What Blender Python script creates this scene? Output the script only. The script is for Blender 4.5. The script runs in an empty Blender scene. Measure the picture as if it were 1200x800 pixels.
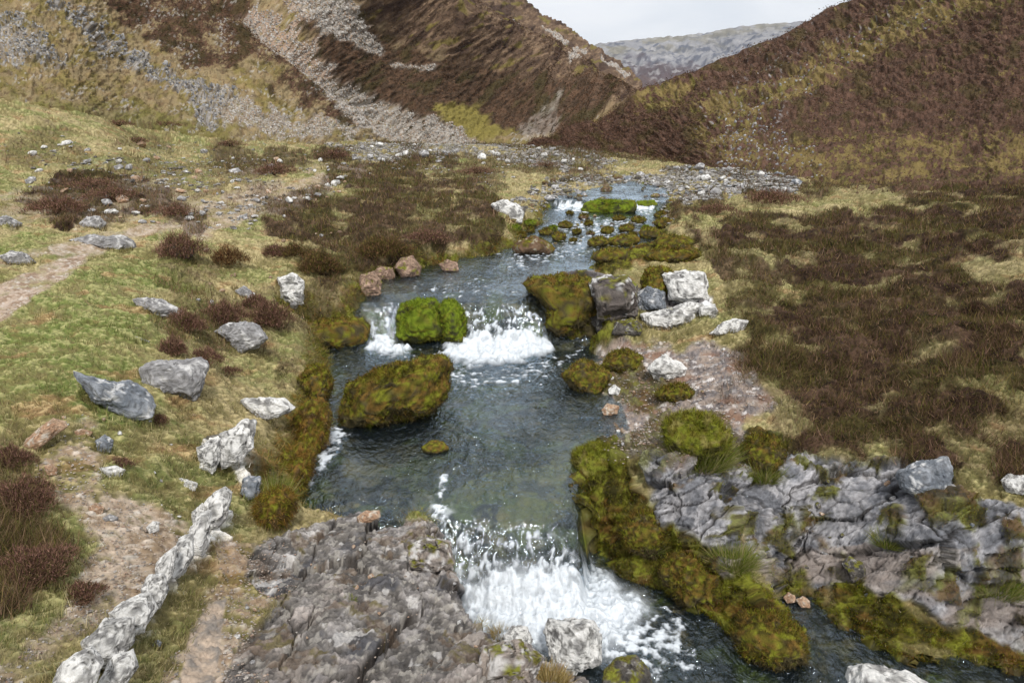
import bpy, math, random, time
import numpy as np
T0 = time.time()
rng = np.random.default_rng(7)
random.seed(7)
SC = bpy.context.scene
COL = SC.collection
# ------------------------------------------------------------------ camera model
CAMZ = 4.3; F = 867.0; PITCH = math.radians(17.3)
CP, SP = math.cos(PITCH), math.sin(PITCH)
def ray(px, py):
    cx = (np.asarray(px, float) - 600) / F; cy = (400 - np.asarray(py, float)) / F
    return cx, CP + cy * SP, -SP + cy * CP
def at_z(px, py, z):
    dx, dy, dz = ray(px, py); t = (z - CAMZ) / dz
    return np.array([t * dx, t * dy, z + 0 * t])
def at_y(px, py, y):
    dx, dy, dz = ray(px, py); t = y / dy
    return np.array([t * dx, y + 0 * t, CAMZ + t * dz])
def project(x, y, z):
    zz = z - CAMZ
    d = y * CP - zz * SP; u = y * SP + zz * CP
    return 600 + F * x / d, 400 - F * u / d

# ------------------------------------------------------------------ noise
def _h(ix, iy, iz, seed):
    h = (ix.astype(np.uint32) * np.uint32(374761393) + iy.astype(np.uint32) * np.uint32(668265263)
         + iz.astype(np.uint32) * np.uint32(2147483647 - 1640531) + np.uint32((seed * 362437 + 1013) & 0xffffffff))
    h = (h ^ (h >> np.uint32(13))) * np.uint32(1274126177)
    return h ^ (h >> np.uint32(16))
G2 = np.array([[math.cos(2 * math.pi * k / 16), math.sin(2 * math.pi * k / 16)] for k in range(16)], np.float32)
def n2(x, y, seed=0):
    x = np.asarray(x, np.float32); y = np.asarray(y, np.float32)
    ix = np.floor(x).astype(np.int32); iy = np.floor(y).astype(np.int32)
    fx = x - ix; fy = y - iy
    u = fx * fx * fx * (fx * (fx * 6 - 15) + 10); v = fy * fy * fy * (fy * (fy * 6 - 15) + 10)
    z0 = np.zeros_like(ix)
    def g(a, b, dx, dy):
        k = (_h(a, b, z0, seed) & np.uint32(15)).astype(np.int64)
        return G2[k, 0] * dx + G2[k, 1] * dy
    a = g(ix, iy, fx, fy); b = g(ix + 1, iy, fx - 1, fy)
    c = g(ix, iy + 1, fx, fy - 1); d = g(ix + 1, iy + 1, fx - 1, fy - 1)
    return (a + u * (b - a)) * (1 - v) + (c + u * (d - c)) * v
def fb2(x, y, s=0, o=4, g=.5):
    r = 0; a = 1.0
    for k in range(o):
        r = r + a * n2(x * 2 ** k + k * 17.3, y * 2 ** k - k * 9.1, s + k); a *= g
    return r * 1.4
_G3 = rng.normal(size=(64, 3)).astype(np.float32); _G3 /= np.linalg.norm(_G3, axis=1)[:, None]
def n3(x, y, z, seed=0):
    x = np.asarray(x, np.float32); y = np.asarray(y, np.float32); z = np.asarray(z, np.float32)
    ix = np.floor(x).astype(np.int32); iy = np.floor(y).astype(np.int32); iz = np.floor(z).astype(np.int32)
    fx = x - ix; fy = y - iy; fz = z - iz
    u = fx * fx * (3 - 2 * fx); v = fy * fy * (3 - 2 * fy); w = fz * fz * (3 - 2 * fz)
    r = 0
    for i in (0, 1):
        for j in (0, 1):
            for k in (0, 1):
                h = (_h(ix + i, iy + j, iz + k, seed) & np.uint32(63)).astype(np.int64)
                g = _G3[h, 0] * (fx - i) + _G3[h, 1] * (fy - j) + _G3[h, 2] * (fz - k)
                r = r + g * (u if i else 1 - u) * (v if j else 1 - v) * (w if k else 1 - w)
    return r
def fb3(p, f=1., s=0, o=4, g=.5):
    r = 0; a = 1.
    for k in range(o):
        q = p * f * 2 ** k
        r = r + a * n3(q[:, 0] + k * 5.1, q[:, 1], q[:, 2], s + k); a *= g
    return r * 1.5
def vor(x, y, seed=0, jit=.9):
    """F1, F2, cell random for a 2-D voronoi"""
    ix = np.floor(x).astype(np.int32); iy = np.floor(y).astype(np.int32); z0 = np.zeros_like(ix)
    f1 = np.full(x.shape, 9., np.float32); f2 = f1.copy(); idr = np.zeros(x.shape, np.float32)
    for i in (-1, 0, 1):
        for j in (-1, 0, 1):
            h = _h(ix + i, iy + j, z0, seed)
            cx = ix + i + .5 + jit * ((h & np.uint32(1023)) / 1023. - .5)
            cy = iy + j + .5 + jit * (((h >> np.uint32(10)) & np.uint32(1023)) / 1023. - .5)
            d = np.hypot(x - cx, y - cy).astype(np.float32)
            r = (((h >> np.uint32(20)) & np.uint32(1023)) / 1023.).astype(np.float32)
            m = d < f1
            f2 = np.where(m, f1, np.minimum(f2, d)); idr = np.where(m, r, idr); f1 = np.where(m, d, f1)
    return f1, f2, idr
def plates(x, y, seed=0, jit=.85, tilt=1.):
    """voronoi plates, each with its own height and tilt; returns height, border distance, id"""
    ix = np.floor(x).astype(np.int32); iy = np.floor(y).astype(np.int32); z0 = np.zeros_like(ix)
    f1 = np.full(x.shape, 9., np.float32); f2 = f1.copy(); idr = np.zeros(x.shape, np.float32); hh = np.zeros(x.shape, np.float32)
    for i in (-1, 0, 1):
        for j in (-1, 0, 1):
            h = _h(ix + i, iy + j, z0, seed); h2 = _h(ix + i, iy + j, z0, seed + 55)
            cx = ix + i + .5 + jit * ((h & np.uint32(1023)) / 1023. - .5); cy = iy + j + .5 + jit * (((h >> np.uint32(10)) & np.uint32(1023)) / 1023. - .5)
            dx = x - cx; dy = y - cy; d = (np.abs(dx) * .6 + np.abs(dy) * .6 + .4 * np.hypot(dx, dy)).astype(np.float32)
            r = (((h >> np.uint32(20)) & np.uint32(1023)) / 1023.).astype(np.float32)
            t = (r - .5) + tilt * (((h2 & np.uint32(1023)) / 1023. - .5) * dx + ((h2 >> np.uint32(10) & np.uint32(1023)) / 1023. - .5) * dy)
            m = d < f1
            f2 = np.where(m, f1, np.minimum(f2, d)); idr = np.where(m, r, idr); hh = np.where(m, t, hh); f1 = np.where(m, d, f1)
    return hh.astype(np.float32), f2 - f1, idr
def ss(a, b, x):
    t = np.clip((x - a) / (b - a), 0, 1); return t * t * (3 - 2 * t)
def sdf(poly, X, Y, pad=1e9):
    """signed distance, positive inside; outside pad returns -pad"""
    P = np.asarray(poly, float)[:, :2]
    x0, y0 = P.min(0) - pad; x1, y1 = P.max(0) + pad
    out = np.full(X.shape, -pad, np.float32)
    sel = (X > x0) & (X < x1) & (Y > y0) & (Y < y1)
    x = X[sel].astype(np.float32); y = Y[sel].astype(np.float32)
    if x.size == 0: return out
    d = np.full(x.shape, 1e9, np.float32); ins = np.zeros(x.shape, bool)
    for k in range(len(P)):
        ax, ay = P[k - 1]; bx, by = P[k]
        ex, ey = bx - ax, by - ay
        t = np.clip(((x - ax) * ex + (y - ay) * ey) / (ex * ex + ey * ey + 1e-12), 0, 1)
        d = np.minimum(d, (x - ax - t * ex) ** 2 + (y - ay - t * ey) ** 2)
        c = ((ay > y) != (by > y)) & (x < (bx - ax) * (y - ay) / (by - ay + 1e-12) + ax)
        ins ^= c
    d = np.sqrt(d); out[sel] = np.clip(np.where(ins, d, -d), -pad, 1e9)
    return out
def lin(r, g, b, k=1.0):
    c = np.array([r, g, b], float) / 255
    return np.where(c < .04045, c / 12.92, ((c + .055) / 1.055) ** 2.4) * k
def mixc(c, col, m):
    return c + (np.asarray(col) - c) * np.asarray(m)[..., None]

# ------------------------------------------------------------------ mesh helpers
def mesh_from(name, V, Fq, col=None, smooth=True, extra=None):
    me = bpy.data.meshes.new(name)
    V = np.ascontiguousarray(V, np.float32); Fq = np.ascontiguousarray(Fq, np.int32)
    n, k = Fq.shape
    me.vertices.add(len(V)); me.vertices.foreach_set('co', V.ravel())
    me.loops.add(n * k); me.loops.foreach_set('vertex_index', Fq.ravel())
    me.polygons.add(n)
    me.polygons.foreach_set('loop_start', np.arange(0, n * k, k, dtype=np.int32))
    me.update(calc_edges=True)
    me.polygons.foreach_set('use_smooth', np.full(n, smooth))
    if col is not None:
        c4 = np.ones((len(V), 4), np.float32); c4[:, :3] = np.clip(col, 0.002, 1)
        at = me.color_attributes.new('Col', 'FLOAT_COLOR', 'POINT'); at.data.foreach_set('color', c4.ravel())
    for nm, arr in (extra or {}).items():
        at = me.attributes.new(nm, 'FLOAT', 'POINT'); at.data.foreach_set('value', np.ascontiguousarray(arr, np.float32))
    me.validate()
    return me
def link(name, me, mat, parent=None, label=None, cat=None, group=None, kind=None):
    o = bpy.data.objects.new(name, me); COL.objects.link(o)
    if mat is not None:
        me.materials.clear(); me.materials.append(mat)
    if parent: o.parent = parent
    tag(o, label, cat, group, kind); return o
def tag(o, label=None, cat=None, group=None, kind=None):
    if label: o['label'] = label
    if cat: o['category'] = cat
    if group: o['group'] = group
    if kind: o['kind'] = kind
def subset(V, Fq, col, extra, keep):
    f = Fq[keep]; u, inv = np.unique(f, return_inverse=True)
    return V[u], inv.reshape(f.shape), col[u], {k: v[u] for k, v in extra.items()}
def normals_grid(P):
    du = np.gradient(P, axis=1); dv = np.gradient(P, axis=0)
    n = np.cross(du, dv); n /= np.linalg.norm(n, axis=2)[..., None] + 1e-9
    n *= np.sign(n[..., 2:3] + 1e-9); return n

# ------------------------------------------------------------------ materials
def new_mat(name):
    m = bpy.data.materials.new(name); m.use_nodes = True
    nt = m.node_tree; nt.nodes.clear(); return m, nt, nt.nodes, nt.links
def surf_mat(name, rough=.9, bump=.5, bscale=40., bdist=.01, var=.25, vscale=25., spec=.3, wet=False, sheen=0):
    m, nt, N, L = new_mat(name)
    out = N.new('ShaderNodeOutputMaterial'); b = N.new('ShaderNodeBsdfPrincipled')
    L.new(b.outputs[0], out.inputs[0])
    at = N.new('ShaderNodeAttribute'); at.attribute_name = 'Col'
    tc = N.new('ShaderNodeNewGeometry')
    nz = N.new('ShaderNodeTexNoise'); nz.inputs['Scale'].default_value = vscale; nz.inputs['Detail'].default_value = 6
    nz.inputs['Roughness'].default_value = .7
    L.new(tc.outputs['Position'], nz.inputs['Vector'])
    mr = N.new('ShaderNodeMapRange'); mr.inputs[1].default_value = .25; mr.inputs[2].default_value = .75
    mr.inputs[3].default_value = 1 - var; mr.inputs[4].default_value = 1 + var
    L.new(nz.outputs[0], mr.inputs[0])
    vm = N.new('ShaderNodeVectorMath'); vm.operation = 'SCALE'
    L.new(at.outputs['Color'], vm.inputs[0]); L.new(mr.outputs[0], vm.inputs[3])
    L.new(vm.outputs[0], b.inputs['Base Color'])
    b.inputs['Specular IOR Level'].default_value = spec
    if wet:
        a2 = N.new('ShaderNodeAttribute'); a2.attribute_name = 'wet'
        r2 = N.new('ShaderNodeMapRange'); r2.inputs[3].default_value = rough; r2.inputs[4].default_value = .22
        L.new(a2.outputs['Fac'], r2.inputs[0]); L.new(r2.outputs[0], b.inputs['Roughness'])
    else:
        b.inputs['Roughness'].default_value = rough
    n_ = N.new('ShaderNodeTexNoise'); n_.inputs['Scale'].default_value = bscale; n_.inputs['Detail'].default_value = 8
    n_.inputs['Roughness'].default_value = .65
    L.new(tc.outputs['Position'], n_.inputs['Vector'])
    bp = N.new('ShaderNodeBump'); bp.inputs['Strength'].default_value = min(bump * 1.25, 1); bp.inputs['Distance'].default_value = bdist
    L.new(n_.outputs[0], bp.inputs['Height']); L.new(bp.outputs[0], b.inputs['Normal'])
    return m
def plant_mat(name, trans=.25):
    m, nt, N, L = new_mat(name)
    out = N.new('ShaderNodeOutputMaterial'); at = N.new('ShaderNodeAttribute'); at.attribute_name = 'Col'
    d = N.new('ShaderNodeBsdfDiffuse'); t = N.new('ShaderNodeBsdfTranslucent'); mx = N.new('ShaderNodeMixShader')
    mx.inputs[0].default_value = trans
    L.new(at.outputs['Color'], d.inputs[0]); L.new(at.outputs['Color'], t.inputs[0])
    L.new(d.outputs[0], mx.inputs[1]); L.new(t.outputs[0], mx.inputs[2]); L.new(mx.outputs[0], out.inputs[0])
    return m
M_ground = surf_mat('turf_and_soil', .95, .6, 45, .012, .3, 30, .15, wet=True)
M_rock = surf_mat('weathered_stone', .8, .8, 26, .03, .3, 22, .35, wet=True)
M_hill = surf_mat('hillside_cover', .95, .8, 1.6, .35, .35, 1.1, .1)
M_far = surf_mat('far_mountain_cover', .95, .6, .02, 12, .3, .012, .1)
M_plant = plant_mat('plant_stems', .2)
M_moss = surf_mat('moss_cushion', .95, .9, 90, .012, .35, 60, .15)

def water_mat():
    m, nt, N, L = new_mat('stream_water')
    out = N.new('ShaderNodeOutputMaterial')
    geo = N.new('ShaderNodeNewGeometry')
    mp = N.new('ShaderNodeMapping'); mp.inputs['Scale'].default_value = (1.6, 1., 1.)
    L.new(geo.outputs['Position'], mp.inputs[0])
    w1 = N.new('ShaderNodeTexNoise'); w1.inputs['Scale'].default_value = 6; w1.inputs['Detail'].default_value = 3.5; w1.inputs['Distortion'].default_value = 1.2
    w1.inputs['Roughness'].default_value = .62
    L.new(mp.outputs[0], w1.inputs['Vector'])
    bp = N.new('ShaderNodeBump'); bp.inputs['Strength'].default_value = 1
    wl = N.new('ShaderNodeTexNoise'); wl.inputs['Scale'].default_value = .9; wl.inputs['Detail'].default_value = 2; L.new(mp.outputs[0], wl.inputs['Vector'])
    wr = N.new('ShaderNodeMapRange'); wr.inputs[1].default_value = .38; wr.inputs[2].default_value = .62; wr.inputs[3].default_value = .018; wr.inputs[4].default_value = .095
    L.new(wl.outputs[0], wr.inputs[0]); L.new(wr.outputs[0], bp.inputs['Distance'])
    L.new(w1.outputs[0], bp.inputs['Height'])
    gl = N.new('ShaderNodeBsdfGlossy'); gl.inputs['Roughness'].default_value = .07; gl.inputs['Color'].default_value = (.80, .91, 1, 1)
    L.new(bp.outputs[0], gl.inputs['Normal'])
    tr = N.new('ShaderNodeBsdfTransparent'); tr.inputs[0].default_value = (.70, .74, .70, 1)
    body = N.new('ShaderNodeBsdfDiffuse'); body.inputs[0].default_value = (.035, .06, .085, 1)
    mb = N.new('ShaderNodeMixShader'); mb.inputs[0].default_value = .12
    L.new(tr.outputs[0], mb.inputs[1]); L.new(body.outputs[0], mb.inputs[2])
    fr = N.new('ShaderNodeFresnel'); fr.inputs['IOR'].default_value = 1.45; L.new(bp.outputs[0], fr.inputs['Normal'])
    fm = N.new('ShaderNodeMath'); fm.operation = 'MULTIPLY_ADD'; fm.inputs[1].default_value = 1.75; fm.inputs[2].default_value = .03; fm.use_clamp = True
    L.new(fr.outputs[0], fm.inputs[0])
    mx = N.new('ShaderNodeMixShader'); L.new(fm.outputs[0], mx.inputs[0]); L.new(mb.outputs[0], mx.inputs[1]); L.new(gl.outputs[0], mx.inputs[2])
    foam = N.new('ShaderNodeBsdfPrincipled'); foam.inputs['Base Color'].default_value = (.64, .68, .72, 1); foam.inputs['Roughness'].default_value = .45
    nf = N.new('ShaderNodeTexNoise'); nf.inputs['Scale'].default_value = 28; nf.inputs['Detail'].default_value = 5
    L.new(geo.outputs['Position'], nf.inputs['Vector'])
    b2 = N.new('ShaderNodeBump'); b2.inputs['Strength'].default_value = .45; b2.inputs['Distance'].default_value = .03
    L.new(nf.outputs[0], b2.inputs['Height']); L.new(b2.outputs[0], foam.inputs['Normal'])
    at = N.new('ShaderNodeAttribute'); at.attribute_name = 'foam'
    mx2 = N.new('ShaderNodeMixShader'); L.new(at.outputs['Fac'], mx2.inputs[0]); L.new(mx.outputs[0], mx2.inputs[1]); L.new(foam.outputs[0], mx2.inputs[2])
    L.new(mx2.outputs[0], out.inputs[0]); return m
M_water = water_mat()
def simple(name, col, rough):
    m, nt, N, L = new_mat(name); o = N.new('ShaderNodeOutputMaterial'); b = N.new('ShaderNodeBsdfPrincipled')
    b.inputs['Base Color'].default_value = (*col, 1); b.inputs['Roughness'].default_value = rough; L.new(b.outputs[0], o.inputs[0]); return m
M_spray = simple('spray_white', (.62, .66, .70), 1.)

# ------------------------------------------------------------------ terrain control
LAND = [  # px, py, z
(-300,800,2.7),(0,800,2.35),(200,800,2.0),(330,800,1.75),(480,800,1.6),(600,800,1.4),(720,860,1.2),(-300,600,2.6),(0,950,2.5),(400,1000,1.9),(700,1000,1.6),
(0,600,2.25),(0,500,2.3),(0,400,2.35),(0,330,2.42),(0,260,2.6),(0,200,2.85),(0,150,3.25),(-300,400,2.6),(-300,250,3.0),(-300,150,3.6),
(120,640,2.05),(200,640,1.85),(120,740,2.05),(250,720,1.72),(250,620,1.6),(120,540,2.08),(200,500,1.85),(120,430,2.18),(200,400,2.02),(120,340,2.32),
(200,300,2.2),(200,240,2.45),(200,180,2.75),(200,150,3.0),(330,540,1.15),(330,480,1.17),(340,440,1.2),(330,400,1.32),(280,430,1.5),(350,340,1.65),(400,330,1.68),(400,280,1.9),
(300,330,1.8),(300,260,2.25),(300,200,2.55),(300,165,2.7),(400,230,2.3),(400,180,2.45),(420,600,1.02),(350,630,1.25),(430,650,1.2),(520,640,1.15),(530,700,1.15),(430,720,1.35),(620,760,1.05),
(480,290,1.98),(550,250,2.1),(600,215,2.15),(500,210,2.25),(600,180,2.25),(500,175,2.4),(550,168,2.4),(660,180,2.2),
(720,190,2.2),(800,200,2.25),(880,205,2.4),(750,212,2.12),(820,225,2.2),(820,255,2.1),(860,300,1.85),(870,350,1.6),(860,400,1.4),(820,430,1.12),(760,440,.95),(740,500,.93),(720,540,.92),
(800,560,.9),(800,500,1.02),(870,470,1.18),(900,540,.92),(900,600,.68),(850,640,.52),(830,690,.28),(900,740,.2),(960,640,.62),(1000,690,.28),(1100,720,.32),(1200,750,.28),(1300,800,.35),(1200,690,.58),(1100,640,.80),(1200,600,1.05),
(1060,570,.98),(960,560,.87),(1000,500,1.12),(1000,450,1.27),(1000,400,1.44),(1000,350,1.62),(1000,300,1.84),(1000,260,2.1),(950,240,2.2),(1000,225,2.28),(1200,560,1.24),(1200,500,1.42),(1200,400,1.85),(1200,300,2.2),(1200,220,2.6),
(1450,500,2.1),(1450,250,3.0),(1450,800,.6),(1400,650,1.2)]
LANDY = [  # px, py, depth : foot of the hills and beyond
(0,100,27),(100,120,29),(-300,90,24),(200,142,33),(300,155,38),(400,160,46),(500,165,60),(600,170,80),(700,180,60),(760,185,52),(850,192,44),(900,198,38),(1000,205,30),(1100,200,26),(1200,195,24),(1450,190,20)]
cp = []
for px, py, z in LAND:
    p = at_z(px, py, z); cp.append((p[0] / p[1], math.log(p[1]), z))
for px, py, y in LANDY:
    p = at_y(px, py, y); cp.append((p[0] / y, math.log(y), p[2]))
    cp.append((p[0] / y, math.log(y * 1.5), p[2] - .1))
cp = np.array(cp)
def tps_fit(P, v, lam=2e-3):
    n = len(P); d2 = ((P[:, None] - P[None]) ** 2).sum(2)
    K = .5 * d2 * np.log(d2 + 1e-12) + lam * np.eye(n)
    A = np.zeros((n + 3, n + 3)); A[:n, :n] = K; A[:n, n] = 1; A[:n, n + 1:] = P; A[n, :n] = 1; A[n + 1:, :n] = P.T
    return np.linalg.solve(A, np.r_[v, 0, 0, 0])
TP = cp[:, :2] * np.array([1.6, 1.]); TW = tps_fit(TP, cp[:, 2])
def tps_eval(Q):
    out = np.empty(len(Q))
    for s in range(0, len(Q), 20000):
        q = Q[s:s + 20000]; d2 = ((q[:, None] - TP[None]) ** 2).sum(2)
        out[s:s + 20000] = (.5 * d2 * np.log(d2 + 1e-12)) @ TW[:-3] + TW[-3] + q @ TW[-2:]
    return out
A0, A1, NAc = -1.5, 1.5, 260
LY0, LY1, NYc = math.log(1.3), math.log(130.), 260
ac = np.linspace(A0, A1, NAc); lc = np.linspace(LY0, LY1, NYc)
_ga, _gl = np.meshgrid(ac, lc)
LC = tps_eval(np.c_[_ga.ravel() * 1.6, _gl.ravel()]).reshape(NYc, NAc)
def land_z(x, y):
    y = np.maximum(y, 1.31); a = np.clip(x / y, A0, A1); l = np.clip(np.log(y), LY0, LY1)
    fa = (a - A0) / (A1 - A0) * (NAc - 1); fl = (l - LY0) / (LY1 - LY0) * (NYc - 1)
    i = np.clip(fa.astype(int), 0, NAc - 2); j = np.clip(fl.astype(int), 0, NYc - 2); u = fa - i; v = fl - j
    return (LC[j, i] * (1 - u) + LC[j, i + 1] * u) * (1 - v) + (LC[j + 1, i] * (1 - u) + LC[j + 1, i + 1] * u) * v
# water levels
def water_z(x, y):
    yy = y - 1.0 * ss(.58, .85, x) * (y < 8.2) + .10 * np.sin(x * 2.1 + .6) * ss(7, 5, y) + .10 * np.sin(x * 1.9 + 1.) * ss(9, 10.5, y) * ss(13, 12, y)
    yb = y + .22 * x * ss(13., 17, y)
    z = np.interp(yy, [5.45, 5.62, 6.12, 6.4, 7.1, 10.75, 10.9, 11.3, 11.55, 12.4], [0, .06, .64, .73, .8, .82, .9, 1.42, 1.5, 1.56])
    return z + np.interp(yb, [12.4, 19.5, 19.75, 19.95, 40, 90], [0, .33, .34, .52, .7, 1.0])
def wpoly(pts):
    return [tuple(at_z(px, py, z)[:2]) for px, py, z in pts]
WP = [wpoly([(428,352,1.5),(436,332,1.58),(478,318,1.6),(530,304,1.65),(578,294,1.7),(612,284,1.72),(606,272,1.75),(640,262,1.8),(636,248,1.88),(655,238,1.93),(700,222,2.1),(740,214,2.1),(778,222,2.1),(778,246,1.93),(768,262,1.85),(772,282,1.78),(745,292,1.72),(705,300,1.65),(690,312,1.6),(688,324,1.57),(626,331,1.55),(634,352,1.5),(646,392,.82),(520,412,.8),(500,405,.8),(425,410,.8),(350,402,.85),(345,385,1.1),(385,372,1.35),(420,362,1.45)]),
      wpoly([(425,400,.8),(384,418,.8),(381,445,.8),(382,470,.8),(374,500,.8),(366,525,.8),(347,565,.8),(334,600,.8),(338,618,.8),(430,606,.8),(505,612,.8),(540,660,.5),(700,668,.3),(672,600,.7),(668,560,.78),(680,530,.8),(712,500,.8),(704,475,.8),(668,452,.8),(662,436,.8),(696,418,.8),(690,402,.8),(645,392,.8),(560,380,.9)]),
      wpoly([(512,605,.7),(690,600,.6),(700,650,0),(728,676,0),(780,694,0),(835,724,0),(885,770,0),(945,776,0),(938,745,0),(914,712,0),(925,694,0),(955,700,0),(985,735,0),(1060,772,0),(1160,782,0),(1290,800,0),(1500,900,0),(1100,1000,0),(830,1000,0),(765,905,0),(725,880,0),(690,866,0),(600,862,0),(560,800,0),(545,715,0),(530,665,.3)])]
OUT = [tuple(at_z(*p)[:2]) for p in [(618,328,1.62),(640,368,1.2),(655,398,.85),(705,401,.88),(790,392,1.0),(842,362,1.6),(838,318,1.95),(760,311,1.95),(690,316,1.7)]]
RIDGE = [tuple(at_z(*p)[:2]) for p in [(55,815,2.15),(95,745,2.15),(165,700,2.1),(180,655,2.05),(205,622,1.95),(236,582,1.82),(262,566,1.72),(271,575,1.72),(268,615,1.62),(252,655,1.62),(215,700,1.68),(192,752,1.75),(150,812,1.85)]]
RIDGE2 = [tuple(at_z(*p)[:2]) for p in [(232,520,1.72),(262,500,1.68),(296,490,1.62),(345,480,1.55),(336,510,1.45),(300,545,1.42),(296,582,1.42),(272,560,1.5),(244,556,1.55)]]

def wsdf(x, y):
    return np.maximum.reduce([sdf(p, x, y, 2.5) for p in WP])

def macro(x, y):
    """terrain height before fine detail; returns z, signed distance to water"""
    lz = land_z(x, y)
    # natural unevenness of the land
    amp = .05 + .02 * y / 10
    lz = lz + amp * fb2(x * .9, y * .9, 3, 4) * 1.2
    a_ = x / y; cap = 4.3 - y * np.interp(a_, [-.25, .1, .22, .5], [.041, .044, .066, .075])
    lz = lz - np.maximum(lz - cap, 0) * ss(-.26, -.14, a_) * ss(.5, .36, a_) * ss(24, 36, y)
    out = sdf(OUT, x, y, 1.)
    top = 1.74 + .03 * (x - 1.5)
    lz = lz + (np.maximum(top - lz, 0) + .03) * ss(-.02, .55, out + .06 * n2(x * 5, y * 5, 9))
    rd = sdf(RIDGE, x, y, 1.)
    lz = lz + .04 * ss(-.03, .10, rd + .05 * n2(x * 7, y * 7, 19)) * ss(-.7, .2, y * 0 + rd + .6)
    r2 = sdf(RIDGE2, x, y, 1.)
    lz = lz + .15 * ss(-.03, .1, r2 + .05 * n2(x * 7, y * 7, 29))
    wz = water_z(x, y)
    wob = .10 * n2(x * 2.2, y * 2.2, 41) + .05 * n2(x * 6, y * 6, 42)
    sd = wsdf(x, y) + wob * ss(3.5, 8, y) * .9 + wob * .2
    bw = np.where(y > 12, .5, .30)
    gravel = ss(.5, .9, x) * ss(7, 7.6, y) * ss(10.6, 10.2, y)
    bw = bw + gravel * 1.0 + .38 * ss(.3, .6, x) * ss(7.6, 7.2, y) + .12 * ss(-.8, -1.2, x) * ss(12, 10, y)
    land = wz - .06 + (np.maximum(lz, wz + .04 - 3 * ss(-1.2, -2.4, sd) * ss(22, 30, y)) - wz + .06) * (ss(-.02, 1, -sd / bw) ** .75)
    bed = wz - .06 - .22 * ss(0, .7, sd) + .05 * fb2(x * 3, y * 3, 5, 3)
    # mossy hump under the sheet above the lower fall
    hump = np.exp(-((x + .05) / .75) ** 2 - ((y - 6.75) / .55) ** 2)
    bed = bed + .27 * hump + .2 * np.exp(-((x + .8) / .5) ** 2 - ((y - 7.3) / .3) ** 2)
    bed = np.minimum(bed, wz - .015 + .035 * fb2(x * 4, y * 4, 77, 3) * (hump > .1))
    z = np.where(sd > 0, bed, land)
    return z, sd, out, rd, r2

def unproj(px, py):
    """point of the terrain seen through a pixel"""
    y = np.exp(np.linspace(math.log(1.9), math.log(90), 1500))
    p = at_y(px, py, y); z = macro(p[0], y)[0]
    k = np.argmax(p[2] <= z)
    if p[2][k] > z[k]: k = len(y) - 1
    return np.array([p[0][k], y[k], max(z[k], water_z(p[0][k:k+1], y[k:k+1])[0] if wsdf(p[0][k:k+1], y[k:k+1])[0] > 0 else -9)])

# grid
cols = np.concatenate([np.linspace(-1.5, -.93, 70, endpoint=False), np.linspace(-.93, -.5, 226, endpoint=False), np.linspace(-.5, .04, 430, endpoint=False), np.linspace(.04, .46, 400, endpoint=False), np.linspace(.46, .93, 248), np.linspace(.93, 1.5, 71)[1:]])
ys = [1.6]
while ys[-1] < 88:
    y = ys[-1]; s = y / 520 if y > 3 else y / 330
    if 4.7 < y < 7.1: s = y / 900
    if y > 12: s = y / 520 * (1 + .9 * ((y - 12) / 10))
    ys.append(y + min(s, .9))
ys = np.array(ys)
GY, GA = np.meshgrid(ys, cols, indexing='ij'); GX = GA * GY
print('grid', GX.shape, time.time() - T0)
Z, SD, OUTD, RD, R2D = macro(GX, GY)
PX, PY = project(GX, GY, Z)
WZ = water_z(GX, GY)
print('macro', time.time() - T0)

# ---- masks (soft, in metres or picture units, baked on the ground)
def pm(poly, soft=10, warp=8, seed=1, fx=.05):
    pad = soft + warp + 2
    s = sdf(poly, PX, PY, pad)
    sel = s > -pad + .01
    out = np.zeros(PX.shape, np.float32)
    w = warp * WARP[seed % 4][sel]
    out[sel] = ss(-soft, soft, s[sel] + w)
    return out
sc_ = 6. / np.maximum(GY, 1.)      # keeps the warp features about the same size in metres of ground
WARP = [fb2(GX * 1.6 / (1 + GY / 14), GY * 1.6 / (1 + GY / 9), 60 + k, 5, .6) * 1.6 for k in range(4)]
YS = GY + 1.25 * Z
N1 = fb2(GX * 1.1, YS * 1.1, 80, 5, .6); N2 = fb2(GX * 6, YS * 6, 81, 4, .6); N3 = fb2(GX * 22, YS * 22, 82, 3, .6)
NL = fb2(GX * .35, GY * .35, 83, 4, .55)
print('noise', time.time() - T0)
N2 = fb2(GX * 6, GY * 6, 81, 4, .6)
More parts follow.
